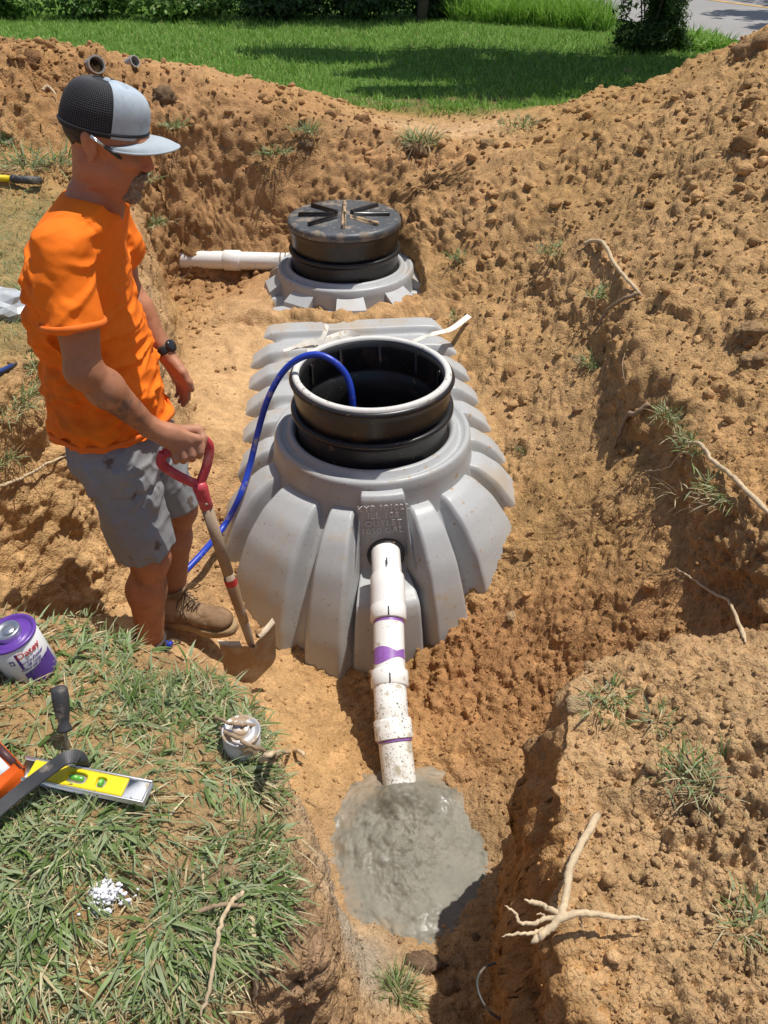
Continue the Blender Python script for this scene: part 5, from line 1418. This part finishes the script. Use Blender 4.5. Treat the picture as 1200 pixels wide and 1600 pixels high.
twig('root', [(0,775,.03), (40,762,.04), (80,745,.05), (122,728,.03)], (.006,.004), m_bark, 'pale root running along the left bank behind the shorts', 'root')
twig('root', [(405,1196,.01), (430,1192,.03), (452,1188,.045), (470,1187,.05), (478,1196,.045)], (.0055,.0075), m_bark, 'split pale root end arching out of the clay beside the small can', 'root')
twig('root', [(436,1222,.0), (462,1240,.01), (480,1252,.005), (505,1270,.0)], (.0022,.0014), m_bark2, 'hair thin root on the clay left of the concrete', 'root')
twig('root', [(382,1405,.02), (364,1425,.03), (352,1460,.04), (342,1500,.04), (330,1560,.03), (318,1605,.02)], (.004,.003), m_bark, 'long thin root hanging down the near left bank', 'root')
twig('root', [(312,1434,.02), (345,1432,.035), (380,1428,.03), (405,1436,.02), (415,1446,.0)], (.004,.003), m_bark2, 'short root crossing the long hanging one on the near left bank', 'root')
twig('root', [(392,1440,.01), (396,1480,.012), (402,1530,.01), (398,1570,.01)], (.009,.004), m_bark, 'woody taproot standing in the cut of the near left bank', 'root')
twig('root', [(68,150,.03), (78,148,.04), (90,158,.03)], (.010,.006), m_bark, 'short stick on the left heap near the cap', 'stick')
for k, (pts, lb_) in enumerate([([(236,455),(240,490),(244,520)], 'fine roots hanging from the left bank behind his wrist'), ([(300,424),(285,440),(262,447)], 'fine root below the white inlet pipe'),
        ([(975,560),(968,590),(973,615)], 'dry stalk hanging from the right ledge'), ([(112,890,.02),(104,905,.03),(66,925,.02),(62,965,.02)], 'thin bent root rising behind the can')]):
    twig('thin_root', pts, (.0025,.0015), m_bark2, lb_, 'root', lift=.012)
# black loop near the bottom
l0 = hit(782, 1552); b = MB()
b.tube([Vector(l0)+Vector((math.cos(a)*.052, math.sin(a)*.055, .018+.012*math.sin(a*2+1)+(.012 if a > 5 else 0))) for a in np.linspace(.2, 6.1, 40)], .0028, 8)
tag(recenter(b.build('wire_loop', mat('dark_wire', (.06,.06,.055), .5, spots=[(20, .5, .1, (.28,.22,.15), .9)]))), 'dark loop of wire lying in the shade at the bottom of the pit', 'wire')
# grey pipe offcuts on the left heap
m_pg = mat('grey_pipe', (.33,.32,.30), .6, var=(20, .2), spots=[(10, .55, .1, (.34,.2,.1), .9)])
for (px, py, r, dr, lb_) in ((150, 104, .052, (.5,-.75,.25), 'larger grey pipe offcut poking from the crest of the left heap'), (207, 101, .036, (.75,-.5,.35), 'smaller grey pipe offcut on the crest of the left heap')):
    c_ = np.array(hit(px, py+4, .02)); dd = V3(*dr); dd /= np.linalg.norm(dd)
    b = MB(); b.lathe([(r*.82,.0),(r,.0),(r,-.28),(r*.82,-.28)], c_+dd*.04, dd, 32, close=True); tag(recenter(auto_sharp(b.build('pipe_offcut', m_pg))), lb_, 'pipe')

# ------------------------------------------------------------------ big clumps of earth
m_cl = mat('clump_soil', attr=True, rough=.97, spec=.12, var=[(9, .2), (60, .2)], bump=((60, .7, .012), (240, .6, .005))); crumb_bump(m_cl)
def clump(px, py, s, label, col=(.42,.26,.12), sink=.25, n=2):
    s = s*.46
    b = MB(); c_ = hit(px, py)
    for k in range(n+3):
        V0, T = ICO3; s_ = s*(1 if k == 0 else random.uniform(.3, .55)); o_ = V3(random.uniform(-.7,.7)*s*(k > 0), random.uniform(-.5,.5)*s*(k > 0), (s*.25 if k == 0 else -s*.1))
        n0 = fbm(V0*1.4+px+k*5, 3, 500+k)*.7+ (.36-cell(V0*2.6+px+k, 9)*.5)*.8+fbm(V0*6+k, 4, 510, .65)*.4
        b.add(V0*(1+n0)[:,None]*s_*np.array([random.uniform(.85,1.2), random.uniform(.8,1.1), random.uniform(.7,.95)])+np.array(c_)+o_, None, T)
    V = np.vstack(b.v); V[:,2] -= s*.3; o = mesh_np('soil_clump', V, [np.vstack(b.t)], m_cl, col=np.tile(V3(*col), (len(V), 1))*(1+.2*fbm(V*20, 3, 12))[:,None])
    return tag(recenter(o), label, 'clump of earth')
clump(48, 100, .15, 'tall jagged clump of red brown earth on the crest of the left heap', (.30,.16,.075))
clump(566, 190, .11, 'dark crumbly clump standing at the back of the pit before the lawn', (.26,.14,.065))
clump(258, 152, .14, 'dark grassy sod chunk beside the cap on the left heap', (.22,.145,.085)); clump(478, 228, .10, 'upturned sod chunk in the middle of the back slope', (.30,.20,.11))
clump(650, 235, .13, 'flat sod block carrying the bright tuft behind the lid', (.28,.17,.09)); clump(760, 226, .10, 'pale clump on the left shoulder of the right heap', (.46,.30,.15))
clump(979, 112, .085, 'round clump on the skyline of the right heap', (.45,.29,.15)); clump(1180, 78, .20, 'big clump on top of the right heap at the frame corner', (.42,.26,.13))
clump(1172, 160, .09, 'reddish clump just below the top corner clump', (.40,.24,.11)); clump(1165, 222, .12, 'shaded reddish clump low on the upper right heap', (.40,.24,.11))
clump(1172, 520, .10, 'clump casting a dark shadow at the right edge of the heap', (.42,.27,.14)); clump(1180, 565, .075, 'smaller clump under the shadowing one at the right edge', (.42,.27,.14))
clump(800, 585, .085, 'red brown clump right of the foam rimmed riser', (.36,.20,.09)); clump(722, 615, .07, 'loose clump resting against the right side of the tank', (.40,.23,.11))
clump(680, 500, .08, 'clump beside the end of the flat white strap', (.36,.21,.1));
clump(800, 965, .040, 'pale stone like clod at the right foot of the tank', (.50,.34,.19)); clump(905, 640, .05, 'clod below the grass tuft on the right slope', (.42,.26,.13))
clump(715, 1503, .045, 'light clay lump beside the grass tuft at the bottom', (.48,.33,.19)); clump(744, 1465, .022, 'small dark clod on the lower rim of the concrete', (.25,.17,.11)); clump(905, 1100, .055, 'pale clay knob on the corner of the near right bank', (.50,.36,.2))
clump(660, 1508, .085, 'dark crumbly sod lump between the concrete and the bottom tuft', (.24,.16,.10)); clump(700, 1545, .06, 'brown clod right of the bottom tuft', (.36,.24,.14))
clump(735, 1298, .009, 'tiny reddish clod sitting on the wet concrete', (.42,.24,.12))
# soil spilled over the tank
for (px, py, s, hh, lb_) in ((415,850,.030,0,'crumbs of red soil lodged on the left rib of the tank'), (375,890,.035,0,'clod resting at the left flank of the tank'),):
    clump(px, py, s, lb_, (.40,.24,.12))
# ------------------------------------------------------------------ grass
def m_leafy(name, rough=.6, tr=.25):
    m = mat(name, attr=True, rough=rough, spec=.3, var=(30, .12)); n = m.node_tree.nodes; l = m.node_tree.links; b = n['Principled BSDF']
    t = n.new('ShaderNodeBsdfTranslucent'); mx = n.new('ShaderNodeMixShader'); mx.inputs[0].default_value = tr
    l.new(b.inputs['Base Color'].links[0].from_socket, t.inputs['Color']); out = n['Material Output']
    l.new(b.outputs[0], mx.inputs[1]); l.new(t.outputs[0], mx.inputs[2]); l.new(mx.outputs[0], out.inputs['Surface']); return m
m_grass = m_leafy('grass_blades'); m_leaf = m_leafy('leaves', .5, .3)
def blades(root, dirn, length, width, droop, col, segs=4, upv=None):
    """root (n,3), dirn (n,3) unit start direction; they bend over by droop"""
    n = len(root); t = np.linspace(0, 1, segs+1)
    hd_ = dirn.copy(); hd_[:,2] = 0; hl_ = np.linalg.norm(hd_, axis=1, keepdims=True); hd_ = np.where(hl_ > 1e-4, hd_/np.maximum(hl_, 1e-4), [[1,0,0]])
    side = np.cross(dirn, np.array([[0,0,1.]])+0*dirn); sn = np.linalg.norm(side, axis=1, keepdims=True); side = np.where(sn > 1e-3, side/np.maximum(sn, 1e-3), [[1,0,0]])
    rot = rng.uniform(-.9, .9, n)[:,None]; nrm = np.cross(side, dirn); side = side*np.cos(rot)+nrm*np.sin(rot)
    V = np.zeros((n, (segs)*2+1, 3)); pos = root.copy(); d = dirn.copy(); stp = (length/segs)[:,None]
    for k in range(segs+1):
        w_ = (width*np.array([.75,1,.9,.62,.35,.2])[min(k, 5)] if segs > 2 else width*(1-.45*k))[:,None]/2
        if k < segs: V[:,2*k] = pos-side*w_; V[:,2*k+1] = pos+side*w_
        else: V[:,2*k] = pos
        d = d+(hd_*.35+np.array([[0,0,-1.]]))*droop[:,None]/segs; d /= np.linalg.norm(d, axis=1, keepdims=True); pos = pos+d*stp
    nv = segs*2+1; base = (np.arange(n)*nv)[:,None]
    q = np.concatenate([base+np.array([2*k, 2*k+1, 2*k+3, 2*k+2]) for k in range(segs-1)]) if segs > 1 else np.zeros((0,4), int)
    tr_ = base+np.array([2*segs-2, 2*segs-1, 2*segs])
    return V.reshape(-1, 3), q, tr_, np.repeat(col, nv, 0)
def grass_obj(name, parts, label, kind='stuff', cat=None, group=None, parent=None):
    Vs, qs, ts, cs = [], [], [], []; o_ = 0
    for V, q, t, c in parts: Vs.append(V); qs.append(q+o_); ts.append(t+o_); cs.append(c); o_ += len(V)
    fl = [f for f in (np.vstack(qs), np.vstack(ts)) if len(f)]
    o = mesh_np(name, np.vstack(Vs), fl, m_grass, parent, col=np.vstack(cs))
    return tag(o, label, cat, group, kind)
GREENS = np.array([(.12,.19,.045),(.17,.24,.075),(.23,.30,.12),(.31,.36,.20),(.27,.33,.17)]); STRAW = np.array([(.52,.43,.24),(.42,.33,.17),(.60,.53,.33),(.34,.25,.14)]); LAWN = np.array([(.13,.27,.03),(.17,.33,.04),(.23,.40,.06),(.28,.42,.10)])
def pick(pal, n, bright=.18): return pal[rng.integers(0, len(pal), n)]*(1+rng.uniform(-bright, bright, n))[:,None]
def ground_pts(wfun, n, spread=.0):
    vis = idx; w_ = wfun(P[vis], vis); ar = np.abs(np.gradient(GX, axis=0)*np.gradient(GY, axis=1)).ravel()[vis]; w_ = np.clip(w_*ar, 0, None); w_ /= w_.sum()
    ch = vis[rng.choice(len(vis), n, p=w_)]; p = P[ch]+rng.normal(size=(n,3))*.003; return p
def field_of(pts, per, L, W, lean, droop, pal, spread=.02, segs=4, tuftdir=None):
    n = len(pts)*per; root = np.repeat(pts, per, 0); a = rng.uniform(0, 2*np.pi, n); r = spread*np.sqrt(rng.random(n))
    root = root+np.stack([np.cos(a)*r, np.sin(a)*r, -.004+0*a], 1)
    ln = rng.uniform(lean[0], lean[1], n); a2 = a+rng.normal(size=n)*.5
    if tuftdir is not None: td = np.repeat(tuftdir(pts), per, 0)
    d = np.stack([np.cos(a2)*np.sin(ln), np.sin(a2)*np.sin(ln), np.cos(ln)], 1)
    if tuftdir is not None: d = d+td
    d /= np.linalg.norm(d, axis=1, keepdims=True)
    return blades(root, d, rng.uniform(L[0], L[1], n)*(.7+.3*rng.random(n)), rng.uniform(W[0], W[1], n), rng.uniform(droop[0], droop[1], n), pick(pal, n), segs)
def fgmask(p):
    x, y = p[:,0], p[:,1]
    edge = -rim_sd(x, y)
    m = sstep(-.01, .02, edge)*(x < -.1)*sstep(.40, .50, y+.06*fbm(p*5, 2, 600))*sstep(1.20, 1.08, y-.35*sstep(-.75, -.4, x)*.4)*(p[:,2] > -.25)
    return m
clear = lambda p: 1-np.clip(np.exp(-(((p[:,0]+.285)/.12)**2+((p[:,1]-.765)/.035)**2))*1.3, 0, 1)*.95
clayp = lambda p: 1-.97*np.clip(np.exp(-(((p[:,0]+.43)/.14)**2+((p[:,1]-1.10)/.055)**2))*1.6, 0, 1)
w1 = lambda p, v: fgmask(p)*clear(p)*(.25+1.5*sstep(-.25, .3, fbm(p*7, 3, 601)))*clayp(p)
flow = lambda c: np.stack([.35*np.sin(c[:,1]*9+2)+.1, .35*np.cos(c[:,0]*8), 0*c[:,0]], 1)
A_ = ground_pts(w1, 2100); B_ = ground_pts(w1, 4200); D_ = ground_pts(w1, 2500)
grass_obj('grass', [field_of(A_, 6, (.04,.08), (.0042,.0082), (.6,1.35), (.4,1.5), GREENS, .02, 5, flow), field_of(B_, 6, (.03,.07), (.0022,.0042), (.7,1.45), (.3,1.2), GREENS[1:], .025, 4, flow),
    field_of(D_, 8, (.025,.075), (.0011,.0022), (.9,1.55), (.1,1.0), STRAW, .03, 3, flow), field_of(ground_pts(w1, 1000), 5, (.025,.065), (.002,.0040), (1.0,1.5), (.2,.8), STRAW[[0,2]], .03, 4, flow)],
    'broad bladed trampled grass and straw on the near left bank')
w2 = lambda p, v: GTURF.ravel()[v]*(p[:,1] < 5)*(GFAR.ravel()[v] < .6)*(.4+sstep(-.2, .3, fbm(p*3, 3, 603)))
grass_obj('bank_grass', [field_of(ground_pts(w2, 2600), 6, (.03,.075), (.002,.004), (.2,1.1), (.3,1.2), GREENS[1:], .03, 2), field_of(ground_pts(w2, 1300), 5, (.03,.07), (.0015,.003), (.6,1.4), (.2,.8), STRAW, .04, 2)],
    'short dry grass on the left bank behind the man')
# lawn
def lawnpts(n, y0, y1):
    y = y0+(y1-y0)*rng.random(n)**1.35; x = rng.uniform(-1, 1, n)*(.62*y+.3); z = np.zeros(n)+CAM_Z-1.30
    return np.stack([x, y, z], 1)
Lp = lawnpts(52000, 6.25, 14.5); nn = fbm(Lp*1.3, 3, 610)
edge_ = Lp[:,1]+.25*fbm(Lp*1.6, 4, 40)-.25*sstep(-.3, -1.5, Lp[:,0])-.25*sstep(.6, 2.2, Lp[:,0]) > 6.5
dirtk = np.exp(-(((Lp[:,0]-.6)/1.3)**2+((Lp[:,1]-6.9)/.35)**2))*(.5+fbm(Lp*7, 3, 41)*1.5)
Lp = Lp[edge_ & (rng.random(len(Lp)) > dirtk*1.1)]
RL0, RL1 = np.array([2.05, 14.4]), np.array([3.85, 10.35]); rdv = (RL1-RL0)/np.linalg.norm(RL1-RL0); rnv = np.array([-rdv[1], rdv[0]])*1.0
if rnv[0] < 0: rnv = -rnv
offroad = ((Lp[:,0]-RL0[0])*rnv[0]+(Lp[:,1]-RL0[1])*rnv[1]) < -.05; Lp = Lp[offroad]
for i in range(0): pass
kd2 = None
near_ = Lp[:,1] < 7.3
zl_ = np.array([gz(a, b_) for a, b_ in Lp[near_][:, :2]]) if near_.any() else np.zeros(0); Lp[near_, 2] = zl_
cl = pick(LAWN, len(Lp), .15)*(1+.25*fbm(Lp*2.2, 3, 611))[:,None]
def lawn_part(pts, per, L, pal):
    return field_of(pts, per, L, (.006,.012), (.05,.7), (.1,.9), pal, .05, 2)
grass_obj('lawn_grass', [lawn_part(Lp, 2, (.05,.10), LAWN), field_of(Lp[::5], 1, (.04,.09), (.005,.01), (.3,1.0), (.2,.9), STRAW[[0,1]]*np.array([.8,.9,.6]), .05, 2)], 'mown green lawn beyond the dug earth')
# rough tall grass by the road
tp_ = rng.uniform(0, 1, (900, 2)); T_ = np.stack([.9+1.9*tp_[:,0], 12.3+1.3*tp_[:,1]-1.5*tp_[:,0]*.75, np.zeros(900)+CAM_Z-1.30], 1)
grass_obj('tall_grass', [field_of(T_, 9, (.22,.50), (.008,.014), (.05,.55), (.2,.8), LAWN[1:]*1.15, .07, 3)], 'tall bright grass growing along the road edge')
T2 = np.stack([rng.uniform(3.0, 3.75, 260), rng.uniform(9.7, 10.6, 260), np.zeros(260)+CAM_Z-1.30], 1)
grass_obj('verge_weeds', [field_of(T2, 8, (.10,.24), (.010,.02), (.2,.9), (.2,.9), LAWN[1:]*1.1, .06, 3)], 'low leafy weeds between the dark bush and the right heap')

# single tufts
def tuft(px, py, L, n, label, pal=None, sp=.03, lean=(.15,1.2), w_=(.003,.006), z=0.0, group=None):
    c_ = np.array(hit(px, py)) + V3(0,0,z); pal = GREENS if pal is None else pal
    kf = 1.15 if py < 500 else .72; L *= kf; n = int(n*1.7); w_ = (w_[0]*(1.1 if py < 500 else .62), w_[1]*(1.1 if py < 500 else .62))
    pr = field_of(c_[None]+rng.normal(size=(5, 3))*np.array([sp*.6, sp*.6, .002]), max(n//5, 3), (L*.45, L), w_, lean, (.3,1.3), pal, sp, 4); pr2 = field_of(c_[None]+rng.normal(size=(4, 3))*np.array([sp*.7, sp*.7, .002]), max(n//5, 3), (L*.5, L*.9), (.0015,.003), (.5,1.4), (.3,1.2), STRAW, sp, 3)
    o = grass_obj('grass_tuft', [pr, pr2], label, None, 'grass tuft', group); return recenter(o)
TP = [(650,222,.16,90,'bright pale tuft on the sod block behind the lid',.07),(822,198,.11,60,'low green tuft where the right heap meets the lawn',.10),(425,238,.10,55,'faded tuft at the left of the back slope',.07),(478,205,.12,50,'upright tuft beside the upturned sod chunk',.05),
 (58,262,.16,110,'long green tuft at the foot of the left heap',.10),(8,225,.12,50,'dark green tuft at the left frame edge on the heap',.04),(150,215,.06,20,'tiny sprig beside the hair',.03),(275,205,.10,45,'thin tuft right of the cap brim',.05),
 (15,635,.13,120,'lush green tuft on the left bank by the shirt',.08),(55,580,.09,50,'small green tuft between the marker and the shirt',.03),(0,725,.10,40,'dark tuft below the lush one at the left edge',.03),
 (715,402,.08,34,'small green tuft on the right slope level with the lid',.03),(712,495,.07,26,'shaded tuft above the flat white strap',.03),(866,395,.08,50,'spreading dull tuft in the middle of the right slope',.07),(925,568,.13,70,'drooping grey green tuft on the right slope',.035),
 (818,708,.06,28,'little flat tuft right of the tank',.03),(1055,650,.12,50,'tuft hanging over the lip of the right bank',.04),(1090,690,.12,60,'dry green tuft beside the thick crooked root',.05),(1135,775,.13,70,'hanging tuft on the dark bank under the thick root',.07),
 (950,1105,.09,50,'blue green tuft on top of the near right bank',.03),(1100,1210,.11,60,'bright green tuft in the middle of the near right bank',.04),(1180,1440,.10,45,'leafy tuft at the right frame edge',.03),(1040,1130,.07,25,'thin dry tuft behind the blue green one',.03),
 (628,1550,.15,110,'green tuft at the bottom beneath the concrete',.022),(120,990,.07,26,'small sprig on the clay behind the primer can',.025),(135,985,.05,12,'weak sprig near the boot shadow',.02),(430,735,.05,16,'pale sprig on the ground left of the tank ribs',.02),
 (240,365,.09,60,'dry tuft on the lip of the left bank by his chest',.05),(225,330,.08,60,'sunlit tuft on the left bank beneath his chin',.06),(940,470,.08,30,'sparse tuft on the ledge under the arching root',.04),(735,580,.05,14,'single sprig on the back of the tank trench',.02),(395,1330,.10,60,'ragged tuft at the edge of the near left bank',.04),(250,1560,.12,70,'tuft hanging over the bottom of the near left bank',.04),(350,1395,.10,60,'matted tuft over the dark hollow of the near left bank',.05)]
for (px, py, L, n, lb_, sp_t) in TP: tuft(px, py, L, n, lb_, None, sp_t, w_=(.0035,.007) if py > 900 else (.004,.008))

# ------------------------------------------------------------------ road
rl = []; 
for k in range(31):
    s_ = -22+k*2.0; p = RL0+rdv*s_; rl += [(p[0], p[1]), (p[0]+rnv[0]*5.6, p[1]+rnv[1]*5.6)]
V = np.array([(a, b_, CAM_Z-1.30+.045) for a, b_ in rl]); Vb_ = V-V3(0,0,.2)
m_road = mat('worn_asphalt', (.26,.25,.24), .9, var=[(.6, .10), (40, .18)], bump=((120, .5, .004),), coords='Object')
b = MB(); b.add(V, grid_faces(31, 2)); b.add(np.vstack([V[::2], Vb_[::2]]).reshape(2, 31, 3).transpose(1,0,2).reshape(-1,3), grid_faces(31, 2)); rd_ = b.build('road', m_road, smooth=False); tag(rd_, 'pale worn asphalt road in the top right corner', kind='structure')
V2 = []
for k in range(31):
    s_ = -22+k*2.0; p = RL0+rdv*s_+rnv*2.7; V2 += [(p[0], p[1], CAM_Z-1.30+.049), (p[0]+rnv[0]*.12, p[1]+rnv[1]*.12, CAM_Z-1.30+.049)]
b = MB(); b.add(V2, grid_faces(31, 2)); b.build('road_line', mat('faded_orange_line', (.50,.30,.10), .9, var=(8, .3)), rd_)

# ------------------------------------------------------------------ shrubs and trees
m_trunk = mat('bark', (.11,.08,.055), .9, var=(12, .3), bump=((20, .8, .02), (90, .5, .004)))
def leaves(c, r, n, size, pal, hollow=.55, seed=0, up=.3, asp=.5):
    """leaf faces through an uneven crown"""
    u_ = rng.normal(size=(n, 3)); u_ /= np.linalg.norm(u_, axis=1, keepdims=True)
    rad = (hollow+(1-hollow)*rng.random(n))*(.78+.42*fbm(u_*2.1+seed, 3, 700+seed)+.25*fbm(u_*6+seed, 2, 720+seed))
    p = np.array(c)+u_*rad[:,None]*np.array(r); keep = fbm(p*2.6, 2, 740+seed) > -.22; p = p[keep]; u_ = u_[keep]; n = len(p)
    nrm = u_*.6+rng.normal(size=(n, 3))*.6+np.array([0,0,up]); nrm /= np.linalg.norm(nrm, axis=1, keepdims=True)
    t_ = np.cross(nrm, rng.normal(size=(n, 3))); t_ /= np.linalg.norm(t_, axis=1, keepdims=True); b_ = np.cross(nrm, t_)
    s_ = size*rng.uniform(.6, 1.3, n)[:,None]
    V = np.stack([p-t_*s_, p+b_*s_*asp-t_*s_*.1, p+t_*s_+nrm*s_*-.2, p-b_*s_*asp-t_*s_*.1], 1)
    return V.reshape(-1, 3), np.zeros((0,4), int), np.zeros((0,3), int), np.repeat(pick(pal, n, .25), 4, 0), n
def crown_mesh(name, specs, parent):
    Vs, cs, n = [], [], 0
    for sp in specs:
        V, _, _, c, k = leaves(*sp); Vs.append(V); cs.append(c); n += k
    F_ = np.arange(n*4).reshape(-1, 4); o = mesh_np(name, np.vstack(Vs), F_, m_leaf, parent, smooth=False, col=np.vstack(cs)); return o
DKG = np.array([(.035,.075,.018),(.05,.10,.025),(.07,.13,.03)]); MDG = np.array([(.07,.14,.025),(.10,.19,.035),(.13,.23,.05)]); BRG = np.array([(.14,.26,.04),(.19,.32,.06),(.24,.36,.09)])
zg = CAM_Z-1.30
def shrub(x, y, rx, ry, rz, n, size, pal, label, seed, stems=7, up=.3, asp=.5):
    t = empty('shrub', (x, y, zg), label, 'shrub')
    crown_mesh('foliage', [((x, y, zg+rz*.62), (rx, ry, rz), n, size, pal, .08, seed, up, asp), ((x, y-ry*.45, zg+rz*.22), (rx*1.0, ry*.6, rz*.30), n//2, size, pal, .3, seed+1, up, asp)], t)
    b = MB()
    for k in range(stems):
        a = 6.28*k/stems; b.tube(catmull([(x+.05*math.cos(a), y+.05*math.sin(a), zg-.05), (x+rx*.3*math.cos(a), y+ry*.3*math.sin(a), zg+rz*.7), (x+rx*.6*math.cos(a), y+ry*.6*math.sin(a), zg+rz*1.0)], 3), [.008]*7, 5)
    b.build('stems', m_trunk, t)['kind'] = 'stuff'; return t
SX = [(-6.6,12.9,1.0,'MD','mid green shrub at the far left of the hedge row'),(-5.2,12.7,.9,'BR','light leafy shrub second from the left in the hedge row'),(-3.9,12.8,.95,'MD','shrub with mixed foliage left of the centre of the hedge row'),(-2.6,12.7,.95,'BR','sunlit shrub just left of the dark hedge stretch'),
      (-1.4,12.75,.95,'DK','dark shaded shrub at the start of the dark hedge stretch'),(-.3,12.75,.9,'DK','dark shrub in the middle of the hedge row'),(.75,12.95,.6,'DK','deep shaded shrub behind the slim trunk'),(1.35,13.4,.62,'BR','bright leafy shrub right of the slim trunk')]
for k, (x, y, r, pl, lb_) in enumerate(SX): shrub(x, y, r, .7, .75, 3600, .045, {'MD': np.vstack([MDG, BRG[:1]]), 'BR': np.vstack([BRG, MDG]), 'DK': DKG}[pl], lb_, 10+k*3)
shrub(2.85, 9.85, .50, .40, .62, 17000, .038, np.vstack([DKG, DKG, MDG]), 'isolated dark narrow leaved bush between lawn and road', 60, 5, .5, .22)
def tree(x, y, tr, hgt, crowns, label, seed, leafs, size, pal):
    t = empty('tree', (x, y, zg), label, 'tree'); b = MB()
    b.tube(catmull([(x, y, zg-.1), (x+.05, y, zg+hgt*.4), (x-.04, y+.05, zg+hgt*.8), (x, y, zg+hgt*1.1)], 5), np.linspace(tr, tr*.5, 16), 14); b.build('trunk', m_trunk, t)
    for k, (cx_, cy_, cz_, r_x, r_y, r_z) in enumerate(crowns):
        b = MB(); b.tube(catmull([(x, y, zg+hgt*.75), ((x+cx_)/2, (y+cy_)/2, zg+(hgt+cz_)/2-.1), (cx_, cy_, cz_)], 5), np.linspace(tr*.5, .02, 11), 8); b.build('limb', m_trunk, t)
    crown_mesh('crown', [((a, b_, c), (d, e, f), leafs, size, pal, .3, seed+k) for k, (a, b_, c, d, e, f) in enumerate(crowns)], t); return t
dx, dy = math.cos(SUN_AZ)/math.tan(SUN_EL), math.sin(SUN_AZ)/math.tan(SUN_EL)
def above(sx, sy, z): return (sx+dx*z, sy+dy*z, z)
cw = []
for (sx, sy, z, rx, ry, rz) in ((-.9,9.7,3.6,.75,.45,.5),(1.2,8.3,4.0,1.0,.8,.5),(-.55,9.3,3.6,.85,.55,.5),(.6,9.2,3.9,1.0,1.0,.6),(.3,8.3,3.4,.9,.45,.45),(1.7,8.7,4.2,1.1,1.25,.7),(1.4,7.45,3.7,1.1,.55,.5),(2.6,8.6,4.4,.95,1.0,.7),(.2,7.4,3.9,.6,.35,.4),(2.6,7.4,4.1,.9,.6,.5)):
    cw.append((*above(sx, sy, z), rx, ry, rz))
tree(4.9, 9.4, .12, 3.2, cw, 'tree beside the dark bush whose crown shades the lawn', 80, 5200, .085, MDG)
cw = [(*above(sx, sy, z), rx, ry, rz) for (sx, sy, z, rx, ry, rz) in ((5.0,12.5,5.0,.9,.8,.7),(6.4,14.0,5.2,1.2,1.0,.8),(4.4,15.2,5.4,1.0,.9,.7),(5.6,16.8,5.4,1.3,.9,.7),(4.9,11.2,4.6,.5,.5,.4))]
tree(9.8, 14.2, .2, 4.2, cw, 'tree beyond the road whose crown dapples the asphalt', 100, 2000, .08, MDG)
cw = [(*above(sx, sy, z), rx, ry, rz) for (sx, sy, z, rx, ry, rz) in ((-1.6,12.3,3.6,1.0,.9,.7),(-.4,12.3,3.8,1.1,.9,.7),(.5,12.7,3.5,.8,.8,.6))]
tree(.50, 12.35, .075, 2.6, cw, 'slim dark trunk rising out of the hedge', 120, 3800, .08, MDG)
# low hanging spray of leaves at the top right corner belongs to a tree just outside the frame
hb = at(1165, -4, Y=7.6); cw = [(hb.x, hb.y, hb.z+.07, .42, .3, .09), (hb.x+.9, hb.y+.2, hb.z+.9, .8, .7, .6)]
t4 = empty('tree', (hb.x+2.2, hb.y+.4, zg), 'tree off to the right with a leafy spray hanging into the top right corner', 'tree')
b = MB(); b.tube(catmull([(hb.x+2.2, hb.y+.4, zg-.3), (hb.x+2.1, hb.y+.4, zg+1.6), (hb.x+2.2, hb.y+.4, zg+3.4)], 6), np.linspace(.13, .07, 13), 12); b.build('trunk', m_trunk, t4)
b = MB(); b.tube(catmull([(hb.x+2.12, hb.y+.4, zg+1.9), (hb.x+1.0, hb.y+.2, hb.z+.75), (hb.x+.2, hb.y, hb.z+.16), (hb.x-.3, hb.y-.1, hb.z+.08)], 6), np.linspace(.05, .006, 19), 8); b.build('limb', m_trunk, t4)
crown_mesh('crown', [(cw[0][:3], cw[0][3:], 500, .035, MDG, .1, 140), (cw[1][:3], cw[1][3:], 2200, .05, MDG, .3, 141)], t4)
